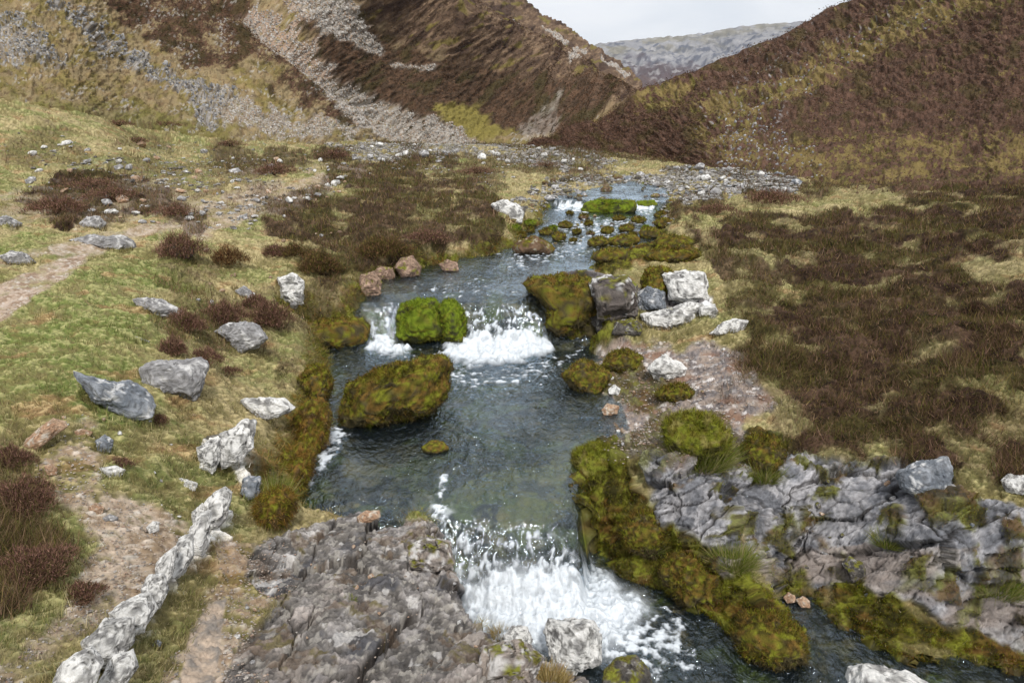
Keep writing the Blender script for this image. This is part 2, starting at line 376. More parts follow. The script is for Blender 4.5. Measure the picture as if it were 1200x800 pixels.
m_he = np.maximum.reduce([
  pm([(805,262),(850,240),(880,222),(940,235),(1010,232),(1100,205),(1230,170),(1500,150),(1500,700),(1230,585),(1190,575),(1140,548),(1060,540),(985,532),(930,515),(885,470),(858,432),(852,405),(880,368),(925,335),(895,305),(850,280)], 8, 22, 0),
  pm([(390,182),(470,174),(540,196),(562,238),(585,270),(540,285),(480,305),(440,322),(370,318),(325,285),(310,240),(400,228)], 5, 22, 1) * .9,
  pm([(30,232),(90,212),(150,205),(225,235),(222,262),(150,262),(60,262)], 4, 14, 2),
  pm([(-200,520),(30,525),(55,560),(50,600),(90,640),(70,690),(10,720),(-200,740)], 6, 18, 3) * .55,
  pm([(250,170),(330,178),(390,190),(330,205),(255,198)], 4, 12, 3) * .7,
  pm([(190,350),(240,345),(330,340),(400,300),(470,300),(430,350),(340,380),(255,420),(200,420)], 6, 24, 2) * .45,
  pm([(150,330),(330,300),(400,330),(330,420),(230,400),(170,380)], 4, 30, 1) * .5 * (N2 > .02),
  pm([(560,168),(760,172),(900,180),(1050,195),(1080,235),(940,240),(820,250),(760,240),(900,225),(940,200),(760,190),(600,178)], 5, 26, 1) * .8,
  pm([(1000,215),(1240,170),(1240,200),(1000,232)], 4, 22, 2) * .7,
  pm([(835,300),(900,300),(930,350),(880,400),(845,390),(850,340)], 5, 24, 0) * .8,
  pm([(0,180),(200,165),(320,180),(300,240),(100,210)], 4, 40, 3) * .45 * (N2 > -.05),
  pm([(480,190),(600,180),(740,188),(690,200),(560,215)], 3, 14, 3) * .5])
clear = np.maximum(pm([(1130,300),(1200,290),(1230,330),(1160,325)], 6, 14, 1), pm([(950,250),(870,250),(900,236),(1000,225),(1100,210),(1200,175),(1200,192),(1080,235)], 4, 12, 3))
clear = np.maximum.reduce([clear, pm([(850,470),(920,465),(960,500),(900,505),(850,500)], 6, 12, 2) * .8, pm([(1070,395),(1130,392),(1120,420),(1080,418)], 5, 10, 1) * .6, .8 * (m_he > 0) * ss(.2, .5, fb2(GX * 1.3, GY * 1.3, 151, 4))])
m_he = m_he * (1 - .85 * clear)
m_path = np.maximum.reduce([pm([(-150,410),(0,372),(45,345),(85,318),(118,294),(104,290),(60,304),(20,322),(-30,345),(-150,370)], 3, 5, 0),
  pm([(-60,318),(0,302),(70,290),(150,270),(205,258),(240,262),(200,272),(110,292),(60,300),(0,312)], 3, 6, 1) * .85,
  pm([(180,265),(215,240),(300,222),(390,200),(420,205),(330,235),(240,262)], 4, 14, 2) * .75,
  pm([(0,235),(100,225),(260,225),(380,208),(300,245),(150,270),(0,275)], 6, 25, 3) * .5])
m_dirt = np.maximum.reduce([pm([(50,492),(105,498),(122,530),(110,570),(190,590),(228,612),(180,655),(150,700),(60,780),(-20,820),(-20,775),(70,715),(112,640),(95,600),(52,560)], 8, 20, 0),
  pm([(262,640),(330,630),(345,680),(295,760),(300,830),(165,830),(215,745),(258,690)], 6, 12, 1) ])
m_rockfg = pm([(318,632),(345,622),(400,612),(432,604),(505,608),(540,632),(560,735),(640,748),(700,772),(730,860),(730,1000),(200,1000),(262,800),(288,760),(330,700),(292,672),(300,645)], 3, 8, 3)
m_slab = pm([(205,820),(224,735),(246,706),(264,704),(262,742),(250,810)], 2, 3, 0)
m_rockr = np.maximum.reduce([pm([(862,572),(905,528),(960,540),(1000,534),(1080,552),(1105,534),(1135,572),(1240,600),(1240,780),(1120,740),(1010,690),(960,700),(900,690),(868,640)], 4, 10, 1),
  pm([(760,545),(860,520),(900,560),(885,650),(880,700),(830,690),(780,620)], 4, 14, 2)])
m_rockb = pm([(700,440),(700,415),(760,398),(830,385),(866,410),(880,455),(900,480),(860,500),(890,530),(800,560),(720,540),(712,495)], 6, 14, 0)
m_out = ss(-.02, .08, OUTD)
m_ridge = np.maximum(ss(-.01, .06, RD - .02 + .05 * N2), .9 * ss(-.04, .03, R2D + .04 * N2 - .02))
m_moss = np.maximum.reduce([pm([(668,528),(722,520),(752,560),(790,605),(862,672),(930,722),(952,776),(885,786),(835,735),(780,700),(700,660),(672,600)], 4, 10, 0),
  pm([(690,530),(780,490),(835,500),(860,545),(800,548),(730,560)], 4, 20, 1) * .7,
  pm([(985,690),(1060,700),(1120,730),(1240,745),(1240,800),(1120,778),(1020,750),(985,725)], 4, 12, 2),
  pm([(1040,665),(1110,650),(1180,700),(1160,730),(1080,705)], 4, 14, 2) * .85,
  pm([(950,620),(1010,640),(985,690),(950,670)], 4, 12, 3) * .8,
  pm([(1110,650),(1190,640),(1210,690),(1150,680)], 4, 14, 3) * .7,
  pm([(1030,600),(1060,600),(1065,630),(1030,635)], 4, 8, 3) * .9,
  pm([(1090,590),(1140,590),(1150,612),(1100,615)], 4, 8, 0) * .9,
  pm([(615,325),(680,322),(742,330),(748,350),(712,382),(660,395),(640,372)], 4, 10, 1),
  pm([(880,515),(925,520),(915,560),(880,555)], 4, 8, 1) * .9,
  pm([(690,290),(780,270),(800,290),(760,305),(700,318)], 4, 10, 2),
  pm([(690,442),(740,415),(775,430),(810,455),(780,475),(710,460)], 4, 14, 0) * .8])
fw_ = .30 + .08 * (PX < 400) * (PY > 430)
fringe = ss(-1, -.2, (SD + .14 * N1 + .12 * N2) / fw_) * (SD < .02)
rustm = ss(420, 380, PX) * ss(440, 470, PY)
m_moss = np.maximum(m_moss, fringe * np.where((PX > 500) & (PY > 590) & (PX < 720), 0, .95) * (1 - .8 * m_rockfg) * (1 - .8 * m_rockb))
m_moss = np.maximum(m_moss, np.clip(m_rockr, 0, 1) * ss(.18, .42, fb2(GX * 1.7, YS * 1.7, 172, 5, .6) + .12 * ss(640, 700, PY)) * .9)
m_moss = m_moss * (1 - m_rockfg * .8) * np.clip(1 - .9 * ss(.15, .45, fb2(GX * 3.2, GY * 3.2, 91, 3) + .1) * np.maximum(m_rockr, m_out), 0, 1)
m_mossfg = m_rockfg * ss(.3, .55, fb2(GX * 2.3, GY * 2.3, 92, 5, .65) + .12)
m_gravel = np.maximum.reduce([pm([(0,168),(120,165),(300,168),(420,172),(640,172),(720,190),(600,196),(420,190),(300,205),(380,225),(330,262),(200,232),(60,222),(0,210)], 6, 26, 2) * .30,
  pm([(730,205),(800,195),(905,200),(945,212),(925,226),(850,232),(790,236),(770,222)], 3, 8, 1),
  pm([(650,205),(700,200),(780,215),(790,270),(770,262),(775,230),(660,236),(600,262),(590,238)], 3, 8, 3) * .8,
  pm([(380,168),(520,163),(640,170),(740,190),(700,196),(560,188),(420,186)], 3, 8, 0)])
# ---- colours
straw = lin(160,146,108); green = lin(118,124,72); olive = lin(132,122,82); bgreen = lin(108,124,62); dryb = lin(150,118,84)
gl_l = np.clip(ss(-.4, .4, N1 + .5 * N2), 0, 1)
C = np.empty(GX.shape + (3,)); C[:] = straw
C = mixc(C, olive, ss(-.4, .3, NL + .4 * N2)); 
m_green = pm([(-100,330),(60,300),(180,290),(230,400),(190,440),(120,560),(60,470),(-100,520)], 30, 30, 0)
C = mixc(C, green, ss(-.15, .55, N1 * 1.1 + .5 * N2) * (.55 + .3 * (PX < 600)))
C = mixc(C, bgreen, m_green * ss(-.7, .2, .6 * N2 + .6 * N1) * .6)
C = mixc(C, dryb, ss(.25, .7, fb2(GX * 2.5, YS * 2.5, 95, 4)) * .75)
C = mixc(C, lin(98,92,52), ss(.05, .55, -N2 + .5 * N3) * .6); C = mixc(C, lin(190,174,132), ss(.15, .6, N2 + .7 * N3) * .33)
C *= (1 + .38 * N3)[..., None]
he = lin(80,61,48); he2 = lin(102,80,64); he3 = lin(88,82,42)
hc = mixc(np.tile(he, GX.shape + (1,)), he2, ss(-.1, .5, N1 + .5 * N2)); hc = mixc(hc, he3, ss(-.2, .4, fb2(GX * .8, YS * .8, 97, 4)) * .8)
hc = hc * (1 + .5 * N2 + .4 * N3)[..., None]; C = C + (hc - C) * m_he[..., None]
gravn = vor(GX * 5.5, YS * 5.5, 5); gr_id = gravn[2]
gv2 = vor(GX * 18, YS * 18, 6)
stone = mixc(np.tile(lin(150,142,134), GX.shape + (1,)), lin(196,186,176), gv2[2]); stone = mixc(stone, lin(186,160,138), ss(.55, .9, gr_id) * .6)
dirt = mixc(np.tile(lin(182,164,148), GX.shape + (1,)), lin(148,126,106), ss(-.3, .5, N2)); dirt = mixc(dirt, stone, ss(.45, .75, gv2[2]) * ss(.5, .2, gv2[0]))
C = C + (dirt * .9 - C) * (np.clip(m_path * ss(-.9, .1, N2 * .5 + N1), 0, 1))[..., None]
C = C + (dirt - C) * (np.clip(m_dirt * ss(-.35, .45, N2 * .7 + N1 + .1), 0, 1) * .9)[..., None]
mg = np.clip(m_gravel * ss(-.15, .3, N1 * .9 + N2 * 1.1 + NL * .6 + m_gravel - .80), 0, 1)
vg = vor(GX * 7.5 + .3 * N2, YS * 6., 12)
gcol = mixc(np.tile(lin(96,88,76), GX.shape + (1,)), lin(164,158,152), vg[2]); gcol = gcol * ss(-.02, .16, vg[1] - vg[0])[..., None] * .9 + lin(70,66,44) * .3
C = C + (gcol - C) * mg[..., None]
# bedrock
def blocks(X, Y, s, seed, warp=.15):
    xx = X * s + warp * fb2(X * s * .8, Y * s * .8, seed + 3, 3) * 2; yy = Y * s + warp * fb2(X * s * .8 + 9, Y * s * .8, seed + 7, 3) * 2
    return vor(xx, yy, seed, .8)
b1 = blocks(GX * 1.25 + YS * .35, YS * 1.0 - .3 * GX, 2.3, 21); b2 = blocks(GX, YS, 8, 22)
b3 = blocks(GX * 1.0 + .6 * YS, YS * 2.1 - GX * 1.1, 2.0, 23, .1)
wv1 = fb2(GX * 1.3, YS * 1.3, 161, 4) * .35; wv2 = fb2(GX * 1.3 + 7, YS * 1.3, 162, 4) * .35
p1 = plates(GX * 2.3 + YS * .5 + wv1, YS * 1.7 - .5 * GX + wv2, 163); p1b = plates(GX * 5.5 + wv1 * 2, YS * 5 + wv2 * 2, 164)
p3 = plates(GX * 1.0 + YS * .5 + wv1, YS * 1.9 - GX * 1.0 + wv2, 165); p3b = plates(GX * 2.6 + YS * 1.2 + wv1, YS * 4.6 - GX * 2.2 + wv2, 166)
rkc = mixc(np.tile(lin(124,118,112), GX.shape + (1,)), lin(166,160,156), ss(-.5, .5, N2 + .8 * (b1[2] - .5)))
rkc = mixc(rkc, lin(176,160,148), ss(.0, .6, N1 + .4 * N2) * .4); rkc = rkc * (1 + .35 * N3 + .3 * (p1b[2] - .5)[..., None].squeeze(-1))[..., None]
rkc = mixc(rkc, lin(92,92,98), ss(.35, .8, fb2(GX * 3, YS * 3, 99, 4) + .1) * .8)
crack1 = ss(.06, .0, p1[1]) * ss(-.6, .0, N1 + .3); crack2 = ss(.09, .0, p1b[1]) * .7 * ss(0, .4, fb2(GX * 2, YS * 2, 98, 2))
ck = np.clip(crack1 + crack2, 0, 1)
rkc = mixc(rkc, lin(62,50,40), ck * .8)
rr = np.clip(m_rockfg, 0, 1)
rkc = rkc * .84; rkc = mixc(rkc, lin(70,66,64), ss(.1, .4, fb2(GX * 7, YS * 7, 191, 4, .7)) * .55); rkc = mixc(rkc, lin(176,170,160), ss(.25, .5, fb2(GX * 11, YS * 11, 192, 3, .7)) * .5)
C = C + (rkc - C) * rr[..., None]
C = mixc(C, lin(216,212,208), rr * ss(.58, .7, fb2(GX * 3.5, YS * 3.5, 101, 5, .6) + .0) * .5)
C = mixc(C, lin(112,84,54), m_mossfg * .4)
C = mixc(C, lin(104,96,30), m_mossfg * ss(.1, .5, N2) * .6)
C = C + (mixc(np.tile(lin(176,158,140), GX.shape + (1,)), lin(140,132,124), ss(-.3, .5, N2)) - C) * m_slab[..., None]
rk2 = mixc(np.tile(lin(112,113,118), GX.shape + (1,)), lin(158,156,158), ss(-.5, .5, N2 + (b3[2] - .5)))
rk2 = rk2 * (1 + .3 * N3 + .35 * (p3b[2] - .5))[..., None]; rk2 = mixc(rk2, lin(158,144,134), ss(.0, .6, N1 + .3) * .7 * ss(.9, .5, GY * 0 + (PY < 640)))
ck3 = np.clip(ss(.06, .0, p3[1]) + .6 * ss(.08, 0, p3b[1]), 0, 1); rk2 = mixc(rk2, lin(48,42,38), np.clip(ck3 + crack2, 0, 1) * .8)
C = C + (rk2 - C) * np.clip(m_rockr, 0, 1)[..., None]
rb = mixc(np.tile(lin(158,142,130), GX.shape + (1,)), lin(126,118,116), ss(-.4, .4, N2)); rb = mixc(rb, lin(206,200,196), ss(.72, .95, gv2[2]) * .8); rb = mixc(rb, lin(134,90,56), ss(.1, .6, fb2(GX * 2.2, YS * 2.2, 103, 4)) * .6)
C = C + (rb - C) * np.clip(m_rockb, 0, 1)[..., None]
ro = mixc(np.tile(lin(92,86,88), GX.shape + (1,)), lin(128,122,120), ss(-.4, .4, N2)); ro = mixc(ro, lin(226,226,228), ss(.0, .25, fb2(GX * 3, YS * 3, 105, 4) + .55 * (GX - 2.3)) * .95)
ro = mixc(ro, lin(50,44,36), ck3 * .7)
C = C + (ro - C) * m_out[..., None]
rw = mixc(np.tile(lin(124,116,110), GX.shape + (1,)), lin(232,228,222), ss(-.5, -.2, fb2(GX * 4.5, YS * 4.5, 107, 5, .65))); rw = mixc(rw, lin(62,54,48), ss(.12, .0, b2[1] - b2[0]) * .75)
C = C + (rw - C) * m_ridge[..., None]
# moss
mo = mixc(np.tile(lin(98,90,36), GX.shape + (1,)), lin(124,126,44), ss(-.1, .6, N2 + .6 * N3 + .4 * N1)); mo = mixc(mo, lin(112,80,42), ss(.0, .45, fb2(GX * 2.6, YS * 2.6, 109, 4)) * .85)
mo = mixc(mo, lin(150,96,40), rustm * ss(-.1, .4, N2) * .6); mo = mixc(mo, lin(52,50,24), ss(-.1, .5, -N2 + .6 * N3) * .75)
C = C + (mo * .92 - C) * np.clip(m_moss, 0, 1)[..., None]
# bed
bedc = mixc(np.tile(lin(62,60,44), GX.shape + (1,)), lin(130,120,80), ss(-.2, .6, N1 + .5 * N2)); bedc = mixc(bedc, lin(112,124,44), ss(.1, .5, fb2(GX * 1.7, YS * 1.7, 111, 4) + .9 * np.exp(-((GX + .05) / .9) ** 2 - ((GY - 6.8) / .6) ** 2)) * .8)
bedc = mixc(bedc, lin(190,172,104), ss(.4, .1, np.hypot((GX + 1.55) / 1.1, (GY - 6.55) / .6)) * ss(.45, .3, gravn[0]) * .8); bedc = bedc * 1.35; bedc = mixc(bedc, lin(150,146,62), np.clip(1.3 * np.exp(-((GX + .05) / .95) ** 2 - ((GY - 6.75) / .6) ** 2), 0, 1) * ss(-.5, .2, N2 + N1) * .85); bedc = mixc(bedc, lin(52,44,34), ss(.1, .4, fb2(GX * 2.1, GY * 2.1, 171, 4)) * .6)
bedc = mixc(bedc, lin(176,150,92), ss(.55, .8, gr_id) * ss(.5, .3, gravn[0]) * (.35 + .65 * (np.hypot(GX - 1.95, GY - 5.6) < .5)))
bedc = mixc(bedc, lin(170,96,24), ss(.9, .2, np.hypot((GX - 2.1) / .6, (GY - 5.9) / .35)) * .9)
C = C + (bedc - C) * ss(-.02, .03, SD)[..., None]
mean_ = C.mean(2, keepdims=True); C = np.clip(mean_ + (C - mean_) * 1.0, .004, 1); C = C * (np.clip(mean_, .01, 1) / .18) ** .22
C *= .92
under = 1 - .38 * np.clip(m_he, 0, 1) * (SD < 0)  # darkens ground below heather: peaty litter, plus shade between stems painted into the colour
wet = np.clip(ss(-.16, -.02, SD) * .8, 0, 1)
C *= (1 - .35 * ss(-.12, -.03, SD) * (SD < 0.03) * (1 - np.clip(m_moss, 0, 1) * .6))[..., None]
print('colour', time.time() - T0)
# ---- fine relief
rel = .014 * N3 * (1 - .5 * m_moss) + .012 * N2
rel += m_he * (.10 * fb2(GX * 1.6, YS * 1.6, 121, 3) + .06 * np.abs(fb2(GX * 4, YS * 4, 122, 3))) * ss(2, 5, GY) * 1.2
rockish = np.clip(m_rockfg, 0, 1)
rel += rockish * (.10 * p1[0] + .028 * p1b[0] - .04 * ck + .02 * N1 + .010 * fb2(GX * 9, YS * 9, 167, 4, .7))
rel += m_rockr * (.24 * p3[0] + .06 * p3b[0] - .05 * ck3 + .008 * fb2(GX * 8, YS * 8, 168, 4, .7))
rel += m_out * (.12 * p3[0] + .06 * p3b[0] - .05 * ck3)
rel += m_ridge * (.05 * (b2[2] - .3) + .03 * N2)
rel += m_rockb * (.04 * (b2[2] - .5) + .03 * (ss(.45, .1, gravn[0]) * gr_id))
rel += np.clip(m_moss, 0, 1) * (PY > 500) * (.09 * fb2(GX * 2.6, YS * 2.6, 181, 3) + .05 * ss(.0, .5, vor(GX * 6, YS * 6, 182)[1]))
rel += np.clip(m_moss, 0, 1) * (.05 * fb2(GX * 5, YS * 5, 123, 3) + .03 * np.abs(fb2(GX * 12, YS * 12, 126, 3)) + .02 * np.abs(N3))
rel += mg * (.055 * ss(.5, .1, vg[0]) * vg[2])
rel += np.clip(m_dirt + m_path, 0, 1) * (.012 * ss(.4, .1, gv2[0]) * gv2[2]) * (m_he < .2)
turf = 1 - np.clip(m_he + m_rockfg + m_rockr + m_rockb + m_path + m_dirt + m_moss + mg, 0, 1)
rel += turf * (.035 * fb2(GX * 3.3, GY * 3.3, 124, 4, .6) + .018 * np.abs(fb2(GX * 7, GY * 7, 127, 3)) * ss(3, 7, GY))
inwater = SD > 0
rel = np.where(inwater, np.clip(rel, -.05, .012), rel)
P = np.stack([GX, GY, Z], 2)
Nn = normals_grid(P)
P = P + Nn * (rel * np.where(inwater, .6, 1))[..., None]
P[..., 2] = np.where(inwater, np.minimum(P[..., 2], WZ - .01), P[..., 2])
NRM = normals_grid(P)
print('relief', time.time() - T0)
nr, nc = GX.shape
idx = np.arange(nr * nc, dtype=np.int32).reshape(nr, nc)
Q = np.stack([idx[:-1, :-1], idx[:-1, 1:], idx[1:, 1:], idx[1:, :-1]], 2).reshape(-1, 4)
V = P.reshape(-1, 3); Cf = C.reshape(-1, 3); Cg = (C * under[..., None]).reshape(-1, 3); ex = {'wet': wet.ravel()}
def fc(m): return m[:-1, :-1].ravel()
reg = np.zeros(len(Q), np.int8)
LXY = fc(PX), fc(PY)
reg[fc(np.clip(m_path, 0, 1)) > .6] = 1
reg[fc(SD) > .02] = 2
land_ = fc(SD) <= .02
reg[(fc(m_rockfg) > .5) & land_] = 3
reg[(fc(RD) > .005) & land_] = 4
reg[(fc(m_ridge) > .4) & (fc(R2D) > -.06) & land_] = 5
reg[(fc(m_rockr) > .5) & land_] = 6
reg[(fc(m_out) > .5) & land_] = 7
reg[(fc(m_rockb) > .5) & land_ & (reg == 0)] = 8
REG = [('ground', None, None, 'structure'), ('path', None, None, 'structure'), ('stream_bed', None, None, 'structure'),
 ('rock_ledge', 'broad cracked grey bedrock ledge in the near foreground beside the lower waterfall', 'rock ledge', None),
 ('rock_ridge', 'narrow upright ridge of white lichened rock running along the trampled left bank', 'rock ridge', None),
 ('rock_outcrop', 'broken white and grey outcrop at the grassy bank edge above the mossy left fringe', 'rock outcrop', None),
 ('rock_shelf', 'stepped blue grey bedrock shelf with moss on the right bank below the heather', 'rock ledge', None),
 ('rock_outcrop', 'dark layered outcrop with white lichen and moss right of the upper waterfall', 'rock outcrop', None),
 ('gravel_bank', None, None, 'structure')]
for k, (nm, lb, ct, kd) in enumerate(REG):
    keep = reg == k
    if not keep.any(): continue
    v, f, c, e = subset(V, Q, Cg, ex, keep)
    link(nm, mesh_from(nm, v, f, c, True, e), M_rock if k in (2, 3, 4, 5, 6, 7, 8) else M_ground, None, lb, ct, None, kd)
print('terrain', time.time() - T0)

def surf_z(x, y):
    j = np.clip(np.searchsorted(ys, y) - 1, 0, nr - 2); i = np.clip(np.searchsorted(cols, x / y) - 1, 0, nc - 2)
    return P[j, i, 2]
YL = ys
def hit(px, py):
    """first visible point of the finished ground through a pixel"""
    p = at_y(px, py, YL); a = p[0] / YL; i = np.clip(np.searchsorted(cols, a) - 1, 0, nc - 2)
    zz = np.maximum(P[np.arange(nr), i, 2], np.where(SD[np.arange(nr), i] > 0, WZ[np.arange(nr), i], -9))
    k = int(np.argmax(p[2] <= zz))
    if p[2][k] > zz[k]: k = nr - 1
    return np.array([p[0][k], YL[k], zz[k]])

# ------------------------------------------------------------------ water
wc = np.linspace(-.5, 1.2, 1250)
wy = [3.2]
while wy[-1] < 46:
    y = wy[-1]; s = y / 560
    if 10.7 < y < 11.7: s = y / 1100
    if y > 12.5: s = y / 560 * (1 + .9 * ((y - 12.5) / 10))
    wy.append(y + s)
wy = np.array(wy); WYg, WAg = np.meshgrid(wy, wc, indexing='ij'); WXg = WAg * WYg
wsd = wsdf(WXg, WYg); wz = water_z(WXg, WYg)
sel = wsd > -.35
wpx, wpy = project(WXg, WYg, wz)
def fm(poly, soft):
    return ss(-soft, soft, sdf(poly, wpx, wpy, soft + 40) + 7 * fwarp)
fwarp = np.zeros(WXg.shape, np.float32); fwarp[sel] = fb2(WXg[sel] * 5, WYg[sel] * 5, 130, 4)
st = np.zeros(WXg.shape, np.float32); st[sel] = fb2(WXg[sel] * 13 + 1.2 * fwarp[sel], WYg[sel] * 3 + wz[sel] * 4, 131, 3, .55)
tn = np.zeros(WXg.shape, np.float32); tn[sel] = fb2(WXg[sel] * 9, WYg[sel] * 9 + wz[sel] * 4, 132, 4, .55)
core = np.maximum.reduce([fm([(528,402),(560,392),(620,392),(642,398),(645,412),(600,424),(545,426),(520,416)], 6),
  fm([(434,398),(455,396),(478,408),(455,416),(432,410)], 5),
  fm([(548,690),(600,672),(650,676),(715,684),(752,712),(735,735),(700,765),(640,755),(575,735),(552,715)], 22) * .9])
cur = np.maximum.reduce([fm([(540,356),(575,356),(626,362),(638,398),(640,412),(530,415),(526,398)], 6),
  fm([(438,365),(462,362),(458,400),(432,405)], 4),
  fm([(504,588),(530,600),(560,616),(630,622),(668,640),(708,676),(762,712),(735,760),(690,775),(560,740),(530,680),(528,640)], 12)])
misc = np.maximum.reduce([fm([(380,505),(392,495),(403,498),(400,522),(382,545),(364,572),(356,566),(370,540)], 6) * .72,
  fm([(650,238),(690,236),(685,248),(655,246)], 4), fm([(745,238),(768,238),(765,248),(748,248)], 3),
  fm([(690,270),(720,266),(712,274),(690,276)], 4) * .7, fm([(470,412),(525,425),(560,440),(640,425),(680,412),(640,440),(560,455),(500,440)], 12) * .55,
  fm([(515,560),(525,556),(520,610),(508,606)], 5) * .6, fm([(700,740),(790,712),(815,760),(780,800),(720,800)], 22) * .62,
  fm([(588,300),(650,286),(690,270),(740,262),(740,275),(690,295),(600,318)], 10) * .40, fm([(640,262),(700,258),(760,256),(740,266),(650,272)], 5) * .55, fm([(470,332),(560,330),(620,345),(520,350)], 8) * .25])
prog = np.where(wpy > 500, np.maximum(ss(596, 680, wpy), .8 * ss(545, 520, wpx) * ss(585, 600, wpy)), ss(356, 398, wpy))
foam = np.clip(core * 1.25 + cur * ss(.22 - .60 * prog, .95 - .25 * prog, st + .6 * tn) * .85 + (misc > .03) * ss(-.1, .45, misc - .5 + .6 * tn + .2 * st), 0, 1)
foam = np.where(core > .2, np.clip(foam * (1 - .35 * ss(.1, .5, tn) * (1 - core)) * (1 - .30 * ss(.15, .6, -tn)), 0, 1), foam)
rip = np.zeros(WXg.shape, np.float32)
rip[sel] = .010 * fb2(WXg[sel] * 3.5, WYg[sel] * 3.5, 133, 4, .55) + .004 * fb2(WXg[sel] * 16, WYg[sel] * 14, 134, 3, .6)
wzz = wz + rip + foam * .012 + cur * (1 - core) * (.008 * st + .004 * tn) + core * (.035 + .035 * tn + .06 * fwarp)
wP = np.stack([WXg, WYg, wzz], 2)
widx = np.arange(wP.shape[0] * wP.shape[1], dtype=np.int32).reshape(wP.shape[:2])
WQ = np.stack([widx[:-1, :-1], widx[:-1, 1:], widx[1:, 1:], widx[1:, :-1]], 2).reshape(-1, 4)
keep = (wsd[:-1, :-1] > -.25).ravel()
v, f, c, e = subset(wP.reshape(-1, 3), WQ, np.zeros((wP.shape[0] * wP.shape[1], 3)), {'foam': foam.ravel()}, keep)
link('stream_water', mesh_from('stream_water', v, f, None, True, e), M_water, kind='structure')
# spray droplets thrown up by the falls
def droplets(n, prob, lo, hi, rise):
    pr = (prob * (wsd > 0)).ravel() ** 1.0; pr = pr * (np.gradient(wy)[:, None] * np.ones_like(WXg) * WYg).ravel(); pr = pr / pr.sum()
    k = rng.choice(pr.size, n, p=pr)
    c = wP.reshape(-1, 3)[k].copy(); c[:, 0] += rng.normal(0, .02, n); c[:, 1] -= np.abs(rng.normal(0, .03, n)); c[:, 2] += np.abs(rng.normal(0, rise, n))
    r = rng.uniform(lo, hi, n) * rng.uniform(.4, 1, n)
    return c, r
def blobs(c, r, stretch):
    o = np.array([[1,0,0],[-1,0,0],[0,1,0],[0,-1,0],[0,0,1],[0,0,-1]], float)
    ff = np.array([[0,2,4],[2,1,4],[1,3,4],[3,0,4],[2,0,5],[1,2,5],[3,1,5],[0,3,5]])
    s = np.stack([r, r, r * stretch], 1)
    v = c[:, None] + o[None] * s[:, None]
    f = ff[None] + (np.arange(len(c)) * 6)[:, None, None]
    return v.reshape(-1, 3), f.reshape(-1, 3)
c1, r1 = droplets(800, (cur ** 2) * (wpy > 560), .002, .007, .04)
v, f = blobs(c1, r1, rng.uniform(.7, 1.6, len(r1)))
link('spray', mesh_from('spray', v, f), M_spray, kind='stuff', label='white water droplets flying off the lower waterfall', cat='spray')
c1, r1 = droplets(260, (cur ** 2) * (wpy < 430) * (wpy > 300), .003, .009, .04)
v, f = blobs(c1, r1, rng.uniform(.7, 1.6, len(r1)))
link('spray', mesh_from('spray', v, f), M_spray, kind='stuff', label='white water droplets flying off the upper waterfall', cat='spray')
print('water', time.time() - T0)

# ------------------------------------------------------------------ blades (grass, heather, moss fuzz)
def blades(p, d, L, w, col, bend=.0):
    """one tapered triangle per blade"""
    n = len(p); a = rng.uniform(0, math.pi * 2, n)
    s = np.stack([np.cos(a), np.sin(a), np.zeros(n)], 1) * (w / 2)[:, None]
    tip = p + d * L[:, None]
    V = np.empty((n, 3, 3), np.float32); V[:, 0] = p - s; V[:, 1] = p + s; V[:, 2] = tip
    Ft = np.arange(n * 3, dtype=np.int32).reshape(n, 3)
    cc = np.repeat(col, 3, axis=0)
    return V.reshape(-1, 3), Ft, cc
def unit(v): return v / (np.linalg.norm(v, axis=-1, keepdims=True) + 1e-9)
dens = (np.gradient(ys)[:, None] * np.gradient(cols)[None] * GY) / np.clip(NRM[..., 2], .15, 1)      # ground area per vertex
def pick(mask, n, power=0.0):
    w = (mask * dens * np.maximum(GY, 3.) ** -power * (np.abs(GA) < 1.0)).ravel().astype(float); w[w < 0] = 0; w /= w.sum()
    return rng.choice(w.size, n, p=w)
def grow(name, mask, n, power, lmin, lmax, wpx_, cols_, jit, tilt, hmod=None, label=None, cat=None, up=.6, spread=.02):
    k = pick(mask, n, power)
    p = V[k].astype(float).copy(); nr_ = NRM.reshape(-1, 3)[k]
    dist = p[:, 1]
    p[:, :2] += rng.normal(0, 1, (n, 2)) * spread * (1 + dist[:, None] / 10)
    d = unit(nr_ * (1 - up) + np.array([0, 0, up]) + rng.normal(0, tilt, (n, 3)))
    d[:, 2] = np.abs(d[:, 2]) if up > 0 else d[:, 2]
    L = rng.uniform(lmin, lmax, n) * (1 + dist / 40)
    if hmod is not None: L = L * hmod.ravel()[k]
    w = np.maximum(wpx_[0], dist / F * wpx_[1]) * rng.uniform(.6, 1.2, n)
    base = Cf[k]; ch = rng.integers(0, len(cols_), n); pal = np.array(cols_)[ch]
    col = (base * (1 - jit) + pal * jit) * rng.uniform(.6, 1.6, (n, 1))
    p[:, 2] -= .01
    v, f, c = blades(p, unit(d), L, w, col)
    return link(name, mesh_from(name, v, f, c, False), M_plant, kind='stuff', label=label, cat=cat)
gmask = np.clip(1 - m_he * 1.1 - m_path * 1.1 - m_dirt * .95 - m_rockfg * 1.2 - m_slab - m_rockr * 1.2 - m_rockb * 1.0 - m_out - m_ridge - mg * 1.1 - m_moss * .8 + 0, 0, 1) * (SD < -.06)
tuft = .6 + .8 * ss(-.2, .6, fb2(GX * 3, GY * 3, 140, 3))
K = .82
gpal = [lin(140,136,88,K), lin(112,126,64,K), lin(172,156,116,K), lin(158,138,100,K), lin(96,102,52,K), lin(190,176,140,K)]
grow('grass', gmask, 300000, 2.4, .02, .055, (.004, .9), gpal, .55, .45, tuft, 'short green and straw turf covering both banks', 'grass')
hmask = np.clip(m_he - .15, 0, 1) * (SD < -.05)
